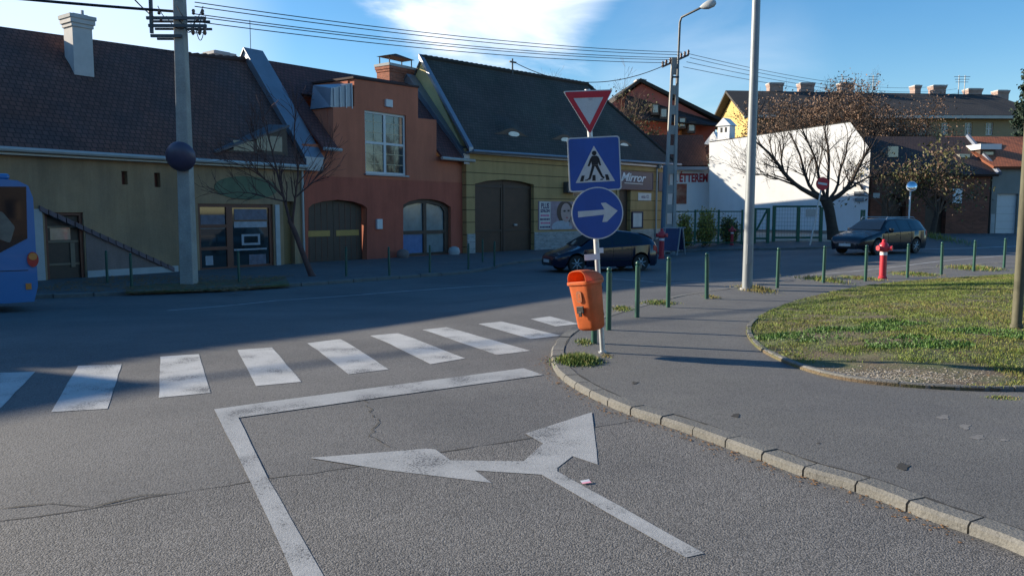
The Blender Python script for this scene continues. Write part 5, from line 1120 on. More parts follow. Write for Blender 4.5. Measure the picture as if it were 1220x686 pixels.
# === unseen houses added behind the camera to darken glass reflections
M_bh = mat('ochre_block_plaster', (.26, .20, .14), .9, .15, .7, streak=.2)
for k, (x0, x1, hh, lb) in enumerate(((-46, -17, 8.5, 'long ochre house added behind the camera to the left for reflections'), (-12, 12, 7.5, 'ochre house added directly behind the camera for reflections'), (17, 50, 9., 'ochre house added behind the camera to the right for reflections'))):
    t = thing('reflection_house', lb, 'house', ((x0+x1)/2, -26, 0), group='unseen houses added for reflections'); fr_ = Fr((x1, -22), (-1, 0)); Ls = x1-x0
    hl = [rectloop(1.5+3.2*i, 2.9+3.2*i, z_, z_+1.5) for i in range(int((Ls-2)/3.2)) for z_ in (1.2, 4.4)]
    mb = MB(); mb.plate([rectloop(0, Ls, -1, hh)]+[h_[::-1] for h_ in hl], fr_.f(), -.3, 0); mb.build('wall', M_bh, t)
    mb = MB(); mb.fbox(fr_, .05, Ls-.05, -1, hh-.2, -9, -.31); mb.build('inner_block', M_glass, t)
    mb = MB(); mb.slab([fr_.pt(-.4, hh-.1, .5), fr_.pt(Ls+.4, hh-.1, .5), fr_.pt(Ls+.4, hh+3.6, -4.6), fr_.pt(-.4, hh+3.6, -4.6)], .15); mb.build('front_roof', M_rfC, t)
    mb = MB(); mb.slab([fr_.pt(-.4, hh-.1, -9.6), fr_.pt(Ls+.4, hh-.1, -9.6), fr_.pt(Ls+.4, hh+3.59, -4.61), fr_.pt(-.4, hh+3.59, -4.61)], .15); mb.build('rear_roof', M_rfC, t)
# === unseen rear wing added behind the pub so its ridge shades the white wall
RW = thing('house', 'tall unseen rear wing added behind the pub roof to shade the white wall', 'house', (0, 57, 0)); FR = Fr((-7, 57), (1, 0))
mb = MB(); mb.fbox(FR, 0, 13.3, -1, 5.6, -5, 0); mb.build('wall', M_yelg, RW)
mb = MB(); mb.slab([FR.pt(-.2, 5.5, .3), FR.pt(13.5, 5.5, .3), FR.pt(13.4, 8.4, -2.2), FR.pt(-.2, 8.4, -2.2)], .12); mb.slab([FR.pt(-.2, 5.5, -5.3), FR.pt(13.5, 5.5, -5.3), FR.pt(13.4, 8.39, -2.21), FR.pt(-.2, 8.39, -2.21)], .12); mb.build('roof', M_rfC, RW)
mb = MB(); mb.plate([[(-.1, 5.4), (-2.2, 8.3), (-4.9, 5.4)]], lambda a, b_, o: FR.pt(o, b_, a), 13.0, 13.3, uv=False); mb.build('gable_wall', M_yelg, RW)
# === white gable house
pw = atY(845, 250, 56); FW = Fr((pw.x, 56), (.729, -.684)); Wh = thing('house', 'bright white windowless gable wall behind the bare tree', 'house', tuple(FW.pt(5, 0)))
ol_ = [FW.px(*p) for p in ((845, 290), (845, 170), (1013, 146), (1037, 178), (1034.5, 290))]; ol_[0] = (ol_[0][0], -.5); ol_[-1] = (ol_[-2][0], -.5); print('W', ol_)
fw2 = lambda a, b_, o: FW.pt(a, b_, 0)+Vector((.36, .93, 0))*(-o)
mb = MB(); mb.plate([up(ol_)], fw2, -9, 0, uv=False); mb.build('wall', M_whitew, Wh)
mb = MB()
for a, c_ in ((ol_[1], ol_[2]), (ol_[2], ol_[3])): mb.slab([fw2(a[0], a[1]+.1, -.3), fw2(c_[0], c_[1]+.1, -.3), fw2(c_[0], c_[1]+.1, -9.3), fw2(a[0], a[1]+.1, -9.3)], .095)
mb.build('roof', M_rfC, Wh)
zp = FW.px(1000, 275)[1]; mb = MB(); mb.fbox(FW, 0, ol_[3][0], -.5, zp, 0, .05); mb.build('plinth', mat('brown_plinth', (.30, .24, .19), .9, .2, 2), Wh)
r = FW.rect(855, 150, 869, 172, -.8); mb = MB(); mb.fbox(FW, r[0], r[1], r[2]-.8, r[3], -1.6, -.8); c_ = mb.build('chimney', M_whitew, Wh)
mb = MB(); sm2 = (r[0]+r[1])/2; mb.plate([[(r[0]-.12, r[3]), (r[1]+.12, r[3]), (sm2, r[3]+.55)]], FW.f(), -1.7, -.7, uv=False); mb.build('cap', M_whitew, c_)
mb = MB(); [mb.fbox(FW, sm2+k-.08, sm2+k+.08, r[3]-.45, r[3]-.12, -.8, -.79) for k in (-.17, .17)]; mb.build('flue_opening', M_black, c_)
mb = MB(); mb.plate([[FW.px(838, 172, -4), FW.px(858, 172, -4), FW.px(850, 157, -4)]], FW.f(), -5, -4, uv=False); mb.build('rear_gable', M_whitew, Wh)
mb = MB()
for (x_, y_) in ((1019, 218), (1027, 221)): q = FW.px(x_, y_); mb.tube([FW.pt(q[0]-.35, q[1]+.15, .05), FW.pt(q[0], q[1], .25), FW.pt(q[0]+.12, q[1]-.25, .2)], .06, 6)
mb.build('wall_bracket', M_black, Wh)
for x0, y0, x1, y1 in ((1018, 228, 1030, 233), (1019, 236, 1029, 240)): r = FW.rect(x0, y0, x1, y1); mb = MB(); mb.fbox(FW, r[0], r[1], r[2], r[3], 0, .08); mb.build('meter_box', M_lamp, Wh)
# === brick house
pb = atY(1037, 250, 50.5); FK = Fr((pb.x, 50.5), (1, .08)); K = thing('house', 'dark brick house with two arched doorways behind the estate car', 'house', tuple(FK.pt(0, 0)))
sk = FK.px(1178, 250)[0]; zk = FK.px(1120, 206)[1]; M_bk = mat('brown_house_brick', (.20, .075, .045), .9, .2, 1, mode='brick')
def archl(fr, x0, x1, yt, yb): 
    s_0, s_1, z0, z1 = fr.rect(x0, yt, x1, yb); rr = (s_1-s_0)/2; return [(s_0, -.4), (s_1, -.4), (s_1, z1-rr*.8)]+[((s_0+s_1)/2+rr*math.cos(R(a)), z1-rr*.8+rr*.8*math.sin(R(a))) for a in range(20, 180, 20)]+[(s_0, z1-rr*.8)]
a1, a2 = archl(FK, 1050, 1079, 231, 283), archl(FK, 1102, 1127, 233, 283)
mb = MB(); mb.plate([rectloop(0, sk, -.9, zk), rev(a1), rev(a2)], FK.f(), -.4, 0); mb.build('wall', M_bk, K)
for a in (a1, a2): mb = MB(); mb.fbox(FK, a[0][0], a[1][0], -.5, zk-.4, -.55, -.42); mb.build('door', M_dkwood, K)
zr2 = FK.px(1100, 163, -4.5)[1]; sr1 = FK.px(1153, 165, -4.5)[0]
mb = MB(); mb.slab([FK.pt(-.2, zk-.1, .4), FK.pt(sk+.3, zk-.1, .4), FK.pt(sr1, zr2, -4.5), FK.pt(-.2, zr2, -4.5)], .15); mb.build('roof', mat('dark_brown_tiles', (.075, .042, .035), .85, .3, .6, mode='tile'), K)
mb = MB(); mb.slab([FK.pt(sk+.3, zk-.1, .38), FK.pt(sk+.3, zk-.1, -9), FK.pt(sr1, zr2-.01, -4.5)], .15); mb.slab([FK.pt(-.2, zk-.1, -9), FK.pt(sk+.3, zk-.1, -9), FK.pt(sr1, zr2-.01, -4.52), FK.pt(-.2, zr2-.01, -4.52)], .15); mb.build('hip_roof', MATS['dark_brown_tiles'], K)
mb = MB(); mb.tube([FK.pt(sk+.3, zk-.05, .4), FK.pt(sr1, zr2+.05, -4.5)], .16, 6); mb.build('hip_flashing', M_zinc, K)
mb = MB(); mb.fbox(FK, 0, sk, -.9, zk-.3, -8.6, -8.3); mb.fbox(FK, sk-.3, sk, -.9, zk-.15, -8.3, -.41); mb.fbox(FK, 0, .3, -.9, zk-.15, -8.3, -.41); mb.build('side_wall', M_bk, K)
o = pst(1134.5, 225, 1146, 242, M_white, 'notice_board', None, .02, FK); tag(o, 'white notice board on the brick wall right of the second arched doorway', 'notice board')
o = pst(1040, 230, 1048, 236, M_swhite, 'wall_plaque', None, .02, FK); tag(o, 'small pale plaque on the brick wall at its left end', 'plaque')
for x_, y_ in ((1063, 183), (1148, 192)): q = FK.px(x_, y_, -1.8); mb = MB(); mb.fbox(FK, q[0]-.35, q[0]+.35, q[1]-.5, q[1]+.45, -2.4, -1.7); mb.build('roof_window', M_curt, K)
# === grey house at the right
pg = atY(1180, 250, 51.5); FG = Fr((pg.x, 51.5), (1, .05)); G = thing('house', 'grey house with orange tile roof and white garage door at the right edge', 'house', tuple(FG.pt(0, 0)))
zg = FG.px(1200, 197)[1]; gd = FG.rect(1187, 231, 1212, 276); gd = (gd[0], gd[1], -.35, gd[3])
mb = MB(); mb.plate([rectloop(.02, 14, -.9, zg), rev(rectloop(*gd))], FG.f(), -.35, 0); mb.build('wall', mat('grey_plaster', (.24, .24, .22), .9, .12, 1), G)
mb = MB(); mb.fbox(FG, gd[0], gd[1], gd[2], gd[3], -.25, -.18); g_ = mb.build('garage_door', M_winw, G)
mb = MB(); [mb.fbox(FG, gd[0]+.05, gd[1]-.05, gd[2]+.5+k*.48, gd[2]+.52+k*.48, -.18, -.165) for k in range(5)]; mb.build('panel_lines', M_gut, g_)
mb = MB(); zq = FG.px(1180, 255)[1]; mb.fbox(FG, .03, gd[0]-.1, -.9, zq, 0, .04); mb.build('white_plinth', M_plinth, G)
zr3 = FG.px(1200, 163, -5)[1]
mb = MB(); mb.slab([FG.pt(-.2, zg-.1, .4), FG.pt(14.3, zg-.1, .4), FG.pt(14.3, zr3, -5), FG.pt(-.2, zr3, -5)], .15); mb.slab([FG.pt(-.2, zg-.1, -10.4), FG.pt(14.3, zg-.1, -10.4), FG.pt(14.3, zr3-.01, -5.01), FG.pt(-.2, zr3-.01, -5.01)], .15); mb.build('roof', M_rfO, G)
f_ = lambda a, b_, o: FG.pt(o, b_, a)
mb = MB(); mb.plate([up([(-.36, -.9), (-.36, zg-.2), (-5, zr3-.25), (-10, zg-.2), (-10, -.9)])], f_, .1, .35, uv=False); mb.build('gable_wall', MATS['grey_plaster'], G)
r = FG.rect(1168, 172, 1186, 190, -1.6); mb = MB(); mb.fbox(FG, r[0], r[1], r[2], r[3]-.35, -3.2, -1.6); d_ = mb.build('dormer', M_dkwood, G)
mb = MB(); mb.fbox(FG, r[0]-.2, r[1]+.2, r[3]-.35, r[3], -3.6, -1.3); mb.build('dormer_roof', M_winw, d_); mb = MB(); mb.fbox(FG, r[0]+.15, r[1]-.15, r[2]+.1, r[3]-.5, -1.6, -1.58); mb.build('dormer_pane', M_curt, d_)
# === house on the hill
ph = atY(893, 150, 86); FH = Fr((ph.x, 86), (1, .03)); Hh = thing('house', 'long pale yellow villa on the hill with a dark roof and a row of chimneys', 'house', tuple(FH.pt(0, 5)))
WH = 6.; sh = FH.px(1238, 150)[0]; zh = FH.px(1100, 136)[1]; zrh = FH.px(880, 108, -WH)[1]; zrh1 = FH.px(1205, 113, -WH)[1]; print('H', sh, zh, zrh, zrh1)
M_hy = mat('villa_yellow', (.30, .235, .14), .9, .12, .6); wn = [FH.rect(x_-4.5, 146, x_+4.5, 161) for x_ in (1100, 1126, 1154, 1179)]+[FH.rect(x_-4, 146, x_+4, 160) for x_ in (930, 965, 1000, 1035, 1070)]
mb = MB(); mb.plate([rectloop(0, sh, 2, zh)]+[rev(rectloop(*w_)) for w_ in wn], FH.f(), -.4, 0); mb.build('wall', M_hy, Hh)
for w_ in wn: window(FH, w_, Hh, M_winw, M_glass, 2, 2, .09, -.2, False)
g = lambda a, b_, o: FH.pt(o, b_, a)
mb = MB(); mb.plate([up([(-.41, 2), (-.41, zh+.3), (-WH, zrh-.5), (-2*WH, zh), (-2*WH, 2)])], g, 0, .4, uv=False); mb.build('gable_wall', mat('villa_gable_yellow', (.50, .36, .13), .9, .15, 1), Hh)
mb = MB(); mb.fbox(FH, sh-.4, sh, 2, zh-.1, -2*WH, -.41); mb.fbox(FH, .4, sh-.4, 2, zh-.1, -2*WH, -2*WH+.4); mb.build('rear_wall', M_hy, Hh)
mb = MB(); mb.slab([FH.pt(-.9, zh-.2, .9), FH.pt(sh+.9, zh-.2, .9), FH.pt(sh-1.5, zrh1, -WH), FH.pt(-.9, zrh, -WH)], .25); mb.slab([FH.pt(-.9, zh-.2, -2*WH-.9), FH.pt(sh+.9, zh-.2, -2*WH-.9), FH.pt(sh-1.5, zrh1-.01, -WH-.02), FH.pt(-.9, zrh-.01, -WH-.02)], .25); mb.slab([FH.pt(sh+.9, zh-.2, .88), FH.pt(sh+.9, zh-.2, -2*WH-.88), FH.pt(sh-1.5, zrh1-.02, -WH)], .25)
mb.build('roof', mat('charcoal_tiles', (.05, .045, .042), .85, .3, .4, mode='tile'), Hh)
mb = MB(); mb.fbox(FH, -.9, sh+.9, zh-.55, zh-.25, .75, .95); mb.build('gutter', M_gut, Hh)
for k, (x0, x1, yt) in enumerate(((917, 933, 98), (954, 970, 98), (1002, 1017, 98), (1090, 1097, 101), (1112, 1127, 101), (1154, 1170, 105), (1189, 1202, 107))): chimney(FH, x0, x1, 118, yt, -WH, 1.1, Hh, mat('faded_chimney_plaster', (.33, .24, .21), .9, .3, 3), M_plinth, .08, 'chimney', .5)
for x_ in (1003, 1040, 1142, 1149): q = FH.px(x_, 108, -WH); tq = FH.px(x_, 90, -WH)[1]; mb = MB(); mb.tube([FH.pt(q[0], q[1]-1, -WH), FH.pt(q[0], tq, -WH)], .05, 5); [mb.tube([FH.pt(q[0]-.6+.1*k, tq-.15-.3*k, -WH), FH.pt(q[0]+.6-.1*k, tq-.15-.3*k, -WH)], .03, 4) for k in range(3)]; mb.build('aerial', M_lamp, Hh)
# === pink gabled house
pp = atY(735, 150, 70); FP = Fr((pp.x, 70), (1, .1)); Pk = thing('house', 'dusky pink gabled house with dark roof and small dormers behind the power pole', 'house', tuple(FP.pt(0, 2)))
P_ = [FP.px(*p) for p in ((700, 185), (700, 138), (735, 120), (765, 100), (852, 146), (852, 185))]
mb = MB(); mb.plate([up(P_)], FP.f(), -8, 0, uv=False); mb.build('wall', mat('dusky_pink_plaster', (.42, .12, .09), .9, .12, 1), Pk)
mb = MB(); q = [FP.px(762, 97), FP.px(857, 144)]; mb.hexa([FP.pt(a, z_, o_) for z__, (a, z_, o_) in enumerate([(q[0][0], q[0][1]-.1, -8.3), (q[1][0], q[1][1]-.1, -8.3), (q[1][0], q[1][1]-.1, .4), (q[0][0], q[0][1]-.1, .4), (q[0][0], q[0][1]+.2, -8.3), (q[1][0], q[1][1]+.2, -8.3), (q[1][0], q[1][1]+.2, .4), (q[0][0], q[0][1]+.2, .4)])])
q2 = [FP.px(733, 119), q[0]]; mb.hexa([FP.pt(a, z_, o_) for a, z_, o_ in [(q2[0][0], q2[0][1]-.1, -8.3), (q2[1][0]-.01, q2[1][1]-.1, -8.3), (q2[1][0]-.01, q2[1][1]-.1, .4), (q2[0][0], q2[0][1]-.1, .4), (q2[0][0], q2[0][1]+.2, -8.3), (q2[1][0]-.01, q2[1][1]+.2, -8.3), (q2[1][0]-.01, q2[1][1]+.2, .4), (q2[0][0], q2[0][1]+.2, .4)]])
mb.build('roof', M_rfC, Pk)
l0, l1, l2, l3 = FP.px(742, 140, 2), FP.px(856, 163, 2), FP.px(856, 146, .05), FP.px(746, 113, .05)
mb = MB(); mb.slab([FP.pt(l0[0], l0[1], 2), FP.pt(l1[0], l0[1]-.6, 2), FP.pt(l2[0], l2[1], .05), FP.pt(l3[0], l3[1], .05)], .15); mb.build('front_roof', mat('near_black_tiles', (.045, .032, .03), .85, .3, .6, mode='tile'), Pk)
for x_ in (779, 789, 811, 822):
    yy = 126+(x_-779)*.5; r = FP.rect(x_-3, yy, x_+3, yy+9, 1.3); mb = MB(); mb.fbox(FP, r[0]-.12, r[1]+.12, r[2]-.2, r[3]+.12, .0, 1.75); d_ = mb.build('dormer', M_dkwood, Pk); mb = MB(); mb.fbox(FP, r[0], r[1], r[2], r[3], 1.75, 1.77); mb.build('dormer_pane', M_curt, d_)
for x_ in (813, 822): r = FP.rect(x_-4, 155, x_+3, 168, 1.); mb = MB(); mb.plate([archl(FP, x_-4, x_+3, 155, 172)[2:]+[(r[0], r[2]), (r[1], r[2])]], FP.f(), .0, .08, uv=False); mb.build('orange_arch', mat('orange_plaster', (.6, .25, .09), .9), Pk)  # arch faces in their own orange plaster
chimney(FP, 759, 769, 110, 94, -.5, .9, Pk, M_brick, M_plinth, .05, 'chimney', .5)
# ---------------------------------------------------------------- vehicles
M_tyre = mat('tyre_rubber', (.02, .02, .02), .8, .1, 10); M_rim = mat('alloy_rim', (.45, .46, .47), .35, .1, 8, metal=.7); M_dark = mat('black_trim', (.012, .012, .013), .5, 0)
M_cgl = mat('car_glass', (.008, .012, .018), .05, 0, spec=.5, coat=.15); M_hl = mat('headlight_lens', (.55, .58, .62), .12, .2, 20, spec=1., coat=.8); M_tl = mat('tail_light_red', (.45, .02, .02), .2, .1, 10, coat=.5)
def lerpp(P_, t):
    for (a, x), (b_, y) in zip(P_, P_[1:]):
        if t <= b_: return x+(y-x)*(t-a)/(b_-a)
    return P_[-1][1]
def smoothp(P_, n=200, k=3):
    v = [lerpp(P_, i/n) for i in range(n+1)]
    for _ in range(k): v = [v[0]]+[(v[i-1]+2*v[i]+v[i+1])/4 for i in range(1, n)]+[v[-1]]
    return lambda t: v[min(n-1, int(t*n))]*(1-(t*n-min(n-1, int(t*n))))+v[min(n-1, int(t*n))+1]*(t*n-min(n-1, int(t*n)))
def car(name, label, loc, yaw, m, L_, W_, sh, rf, wd, wb, wins, wsc, rsc, wr_=.31, badge=True):
    t0 = thing(name, label, 'car', loc, (0, 0, yaw)); SH, RF, WD = smoothp(sh, k=6), smoothp(rf, k=10), smoothp(wd, k=5)
    X = lambda t: L_*(.5-t); fx, rx = wb; N_ = 90; arch = wr_+.055
    def zb(t):
        x = X(t); z = .19 if .03 < t < .97 else .24
        for c in (fx, rx):
            d = abs(x-c)
            if d < arch: z = max(z, wr_+math.sqrt(arch*arch-d*d))
        return z
    def wr(t): return max(.05, WD(t)*.95-min(.27, max(0, RF(t)-SH(t))*.52))
    def ring(t):
        w, s_, r_ = WD(t), SH(t), max(RF(t), SH(t)+.01); b_ = zb(t); m1 = max(b_+.02, .34); m2 = max(b_+.03, .55); a = wr(t)
        m2 = min(m2, s_-.06); m1 = min(m1, m2-.01); b_ = min(b_, m1-.01); q = r_-s_
        return [(w*.94, b_), (w*.985, m1), (w, m2), (w*.985, s_-.035), (w*.95, s_), (a, max(s_+.005, r_-.05 if q > .12 else s_+q*.7)), (a-.07, r_-.012), (a*.5, r_+.008), (0, r_+.014)]
    st = [ring(i/N_) for i in range(N_+1)]; mb = MB(); n = len(st[0]); vs_ = []
    for i, r_ in enumerate(st): vs_ += [(X(i/N_), y, z) for y, z in r_]+[(X(i/N_), -y, z) for y, z in r_[-2::-1]]
    k = 2*n-1; mb.add(vs_, [(i*k+j, i*k+j+1, (i+1)*k+j+1, (i+1)*k+j) for i in range(N_) for j in range(k-1)]+[tuple(range(k))[::-1], tuple(N_*k+j for j in range(k))])
    mb.build('body', m, t0, smooth=38, world=False)
    mb = MB(); mb.box((0, 0, .42), (L_*.93, W_*.80, .34)); mb.build('underbody', M_dark, t0, world=False)
    for sgn in (1, -1):
        for a, c in wins:
            mb = MB(); q = []; K_ = 10
            for i in range(K_+1):
                t = a+(c-a)*i/K_; s_, r_ = SH(t), RF(t); lo, hi = s_+.035, r_-.075
                if hi-lo < .02: hi = lo+.02
                f = lambda z: WD(t)*.95+(wr(t)-WD(t)*.95)*((z-s_)/max(.01, (r_-.05-s_)))+.006
                q += [(X(t), sgn*f(lo), lo), (X(t), sgn*f(hi), hi)]
            mb.add(q, [(2*i, 2*i+1, 2*i+3, 2*i+2) for i in range(K_)]); mb.build('side_window', M_cgl, t0, smooth=50, world=False)
        tm = wins[0][0]+.015; mb = MB(); superloft(mb, [(0, 0, -.08, .05, .05, 3), (0, 0, 0, .06, .10, 3), (0, 0, .09, .05, .09, 3)], 12, Matrix.Rotation(0, 3, 'X'), (X(tm), sgn*(WD(tm)+.06), SH(tm)+.06)); mb.build('wing_mirror', m, t0, smooth=50, world=False)
        mb = MB(); [mb.box((X(t), sgn*(WD(t)*.99+.008), SH(t)-.13), (.16, .02, .025)) for t in (wins[0][1]-.03, wins[1][1]-.03)]; mb.build('door_handle', M_dark, t0, world=False)
        mb = MB()
        for t in (wins[0][0]+.0, wins[0][1]+.008, wins[1][1]+.0):
            r_ = ring(t); mb.tube([(X(t), sgn*(y+.003), z) for y, z in r_[1:5]], .006, 4)
        mb.tube([(X(t), sgn*(WD(t)+.004), .42) for t in (.30, .45, .6, .72)], .012, 4); mb.build('door_seam', M_dark, t0, world=False)
        tt = .035; mb = MB(); zc_ = SH(.06)-.09; q = []
        for i in range(8):
            t = .012+.115*i/7; y = WD(t)*1.0+.004; q += [(X(t), sgn*(y-.015), SH(t)-.15-.02*(1-i/7)), (X(t), sgn*(y-.02), SH(t)-.035)]
        q = [(q[0][0]+.005, sgn*(abs(q[0][1])-.20), q[0][2]), (q[1][0]+.005, sgn*(abs(q[1][1])-.20), q[1][2])]+q
        mb.add(q, [(2*i, 2*i+1, 2*i+3, 2*i+2) for i in range(len(q)//2-1)]); mb.build('headlight', M_hl, t0, smooth=50, world=False)
        q = []; mb = MB()
        for i in range(5): t = .94+.058*i/4; y = WD(t)*.985+.012; q += [(X(t), sgn*y, SH(t)-.24), (X(t), sgn*y, SH(t)-.04)]
        mb.add(q, [(2*i, 2*i+1, 2*i+3, 2*i+2) for i in range(4)]); mb.build('tail_light', M_tl, t0, smooth=50, world=False)
        for c in (fx, rx):
            Rm = Matrix.Rotation(R(90), 3, 'X'); mb = MB(); yc = sgn*(W_/2-.115)
            mb.lathe([(wr_*.72, -.09), (wr_*.95, -.10), (wr_, -.07), (wr_, .07), (wr_*.95, .10), (wr_*.72, .09)], (c, yc, wr_), 28, Rm); wh = mb.build('wheel', M_tyre, t0, smooth=40, world=False)
            mb = MB(); mb.lathe([(wr_*.72, -.03), (wr_*.74, .085), (wr_*.66, .088), (wr_*.60, .04), (.05, .04)], (c, yc, wr_), 24, Rm @ Matrix.Rotation(0 if sgn < 0 else math.pi, 3, 'X')); mb.build('rim', M_dark, wh, smooth=35, world=False)
            mb = MB(); ys = yc+sgn*.07
            for j in range(7):
                a = 2*math.pi*j/7+.2; d = Vector((math.cos(a), 0, math.sin(a))); p0 = Vector((c, ys, wr_)); mb.tube([p0+d*.03, p0+d*wr_*.68], [.032, .026], 6)
            mb.tube([(c, ys-.015, wr_), (c, ys+.015*sgn, wr_)], .055, 12); mb.tube([(c+wr_*.68*math.cos(2*math.pi*j/24), ys, wr_+wr_*.68*math.sin(2*math.pi*j/24)) for j in range(25)], .018, 6, cap=False); mb.build('spokes', M_rim, wh, smooth=50, world=False)
    for nm, (a, c), fw_ in (('windscreen', wsc, 1), ('rear_window', rsc, -1)):
        mb = MB(); q = []; K_, J_ = 8, 8
        for i in range(K_+1):
            t = a+(c-a)*i/K_; sl_ = (RF(t+.01)-RF(t-.01))/(.02*L_)
            for j in range(J_+1):
                yy = (-1+2*j/J_); y = yy*(wr(t)-.075)*1.02; q.append((X(t)+.008*(1 if fw_ > 0 else -1), y, RF(t)+.02+.006*(1-yy*yy)))
        mb.add(q, [(i*(J_+1)+j, i*(J_+1)+j+1, (i+1)*(J_+1)+j+1, (i+1)*(J_+1)+j) for i in range(K_) for j in range(J_)]); mb.build(nm, M_cgl, t0, smooth=60, world=False)
    xf = L_/2
    mb = MB(); mb.box((xf+.0, 0, .36), (.03, W_*.5, .14)); mb.box((xf-.005, 0, SH(0)-.02), (.03, W_*.42, .07)); mb.build('grille', M_dark, t0, world=False, bevel=.01)
    for x_, z_ in ((xf+.02, .40), (-xf-.015, .62)): mb = MB(); mb.box((x_, 0, z_), (.015, .52, .11)); mb.build('number_plate', M_swhite, t0, world=False)
    if badge: mb = MB(); mb.lathe([(.05, 0), (.05, .015)], (xf+.012, 0, SH(0)+.0), 16, Matrix.Rotation(R(90), 3, 'Y')); mb.build('badge', M_rim, t0, world=False)
    return t0
M_navyc = mat('dark_navy_car_paint', (.005, .009, .028), .22, 0, coat=.5, spec=.4); M_blackc = mat('blue_black_car_paint', (.005, .009, .016), .25, 0, coat=.35, spec=.3)
Hs = dict(sh=[(0, .44), (.02, .56), (.06, .63), (.15, .72), (.28, .85), (.45, .90), (.7, .95), (.9, 1.0), (.97, .98), (1, .80)],
          rf=[(0, .45), (.02, .58), (.06, .67), (.15, .79), (.235, .90), (.33, 1.14), (.43, 1.36), (.52, 1.47), (.62, 1.495), (.75, 1.44), (.87, 1.34), (.94, 1.20), (.985, 1.02), (1, .84)],
          wd=[(0, .52), (.015, .66), (.05, .77), (.12, .84), (.25, .87), (.8, .875), (.92, .84), (.98, .76), (1, .66)])
g = at(716, 324, 0)
car('hatchback_car', 'dark navy hatchback turning past the yellow house, behind the blue arrow sign', (g.x, g.y+.75, T(g.x, g.y+.75)+.003), R(180+19), M_navyc, 4.15, 1.75, **Hs, wb=(1.25, -1.30), wins=[(.37, .535), (.55, .72), (.735, .83)], wsc=(.25, .46), rsc=(.83, .955), badge=False)
Ws = dict(sh=[(0, .46), (.015, .60), (.05, .68), (.15, .77), (.27, .88), (.45, .92), (.7, .95), (.9, .98), (.975, .97), (1, .80)],
          rf=[(0, .47), (.015, .62), (.05, .72), (.15, .84), (.255, .94), (.33, 1.16), (.40, 1.36), (.47, 1.44), (.6, 1.47), (.85, 1.44), (.91, 1.39), (.955, 1.18), (.985, .98), (1, .82)],
          wd=[(0, .55), (.015, .70), (.05, .79), (.12, .85), (.25, .87), (.8, .87), (.93, .84), (.985, .78), (1, .70)])
g = at(1049, 302, 0)
wg = car('estate_car', 'dark estate car with roof rails driving past the lawn, behind the red hydrant', (g.x, g.y+.2, T(g.x, g.y+.2)+.003), R(180+33), M_blackc, 4.6, 1.76, **Ws, wb=(1.38, -1.32), wins=[(.345, .52), (.535, .70), (.715, .87)], wsc=(.27, .43), rsc=(.915, .975))
mb = MB()
for sg in (1, -1): mb.tube([(.45, sg*.56, 1.40), (.35, sg*.56, 1.50), (-1.5, sg*.56, 1.50), (-1.65, sg*.56, 1.41)], .016, 6)
mb.build('roof_rail', M_rim, wg, world=False)
# --- bus
gb = at(47, 371, 0); FBs = Fr((gb.x, gb.y), (.78, .626)); zg_ = T(gb.x, gb.y)
BU = thing('bus', 'blue city bus cut off by the left edge of the photo', 'bus', tuple(FBs.pt(-5, zg_)))
M_busb = mat('bus_blue', (.035, .17, .40), .35, .05, 2, coat=.4); ztop = FBs.px(30, 214)[1]; zlo = FBs.px(44, 359)[1]; print('bus', gb, ztop, zlo)
mb = MB(); pr = [(-12, zlo), (-.08, zlo), (0, zlo+.3), (0, ztop-.35), (-.07, ztop-.12), (-.25, ztop-.02), (-.5, ztop), (-12, ztop)]; mb.plate([pr], FBs.f(), -2.5, 0, uv=False); mb.build('body', M_busb, BU, bevel=.09)
mb = MB(); mb.fbox(FBs, -11, FBs.px(14, 210)[0], ztop+.0, FBs.px(8, 208)[1]+.03, -2.2, -.25); mb.build('roof_unit', M_busb, BU, bevel=.05)
wp = [FBs.px(-60, 222), FBs.px(31, 222.5), FBs.px(32.5, 284), FBs.px(0, 301), FBs.px(-60, 303)]
mb = MB(); mb.plate([up(wp)], FBs.f(), .001, .012, uv=False); wb_ = mb.build('side_window', M_cgl, BU)
mb = MB(); r = FBs.rect(-20, 252, 18, 290); mb.plate([rpoly([(r[0], r[2]+.2), (r[1]-.1, r[2]), (r[1], r[3]-.3), (r[1]-.2, r[3]), (r[0], r[3])], .05)], FBs.f(), .013, .017, uv=False); mb.build('painted_reflection', mat('tan_reflection', (.16, .13, .10), .5, .5, 3), wb_)  # tan patch on the glass stands in for reflected buildings
for k in range(1, 7): s_ = wp[0][0]-1.4*k; mb = MB(); mb.fbox(FBs, s_, s_+1.3, wp[4][1]+.1, wp[0][1], .001, .012); mb.build('side_window', M_cgl, BU)
c = FBs.px(39, 309); 
mb = MB(); mb.plate([[(c[0]+.10*math.cos(t*math.pi/10), c[1]+.15*math.sin(t*math.pi/10)) for t in range(20)]], FBs.f(), .001, .03, uv=False); tl = mb.build('tail_light', M_tl, BU, bevel=.01)
mb = MB(); mb.plate([[(c[0]+.075*math.cos(t*math.pi/10), c[1]+.06+.07*math.sin(t*math.pi/10)) for t in range(20)]], FBs.f(), .03, .04, uv=False); mb.build('indicator_lens', mat('amber_lens', (.6, .22, .05), .2, .1, 10, coat=.5), tl)
c = FBs.px(34, 341); mb = MB(); mb.fbox(FBs, c[0]-.05, c[0]+.05, c[1]-.06, c[1]+.06, .0, .02); mb.build('side_marker', MATS['amber_lens'], BU)
mb = MB(); z_ = FBs.px(30, 322)[1]; mb.fbox(FBs, -11.9, -.15, z_-.008, z_+.008, .0, .004); mb.fbox(FBs, -1.05, -1.035, zlo+.1, z_, 0, .004); mb.build('panel_seam', M_dark, BU)
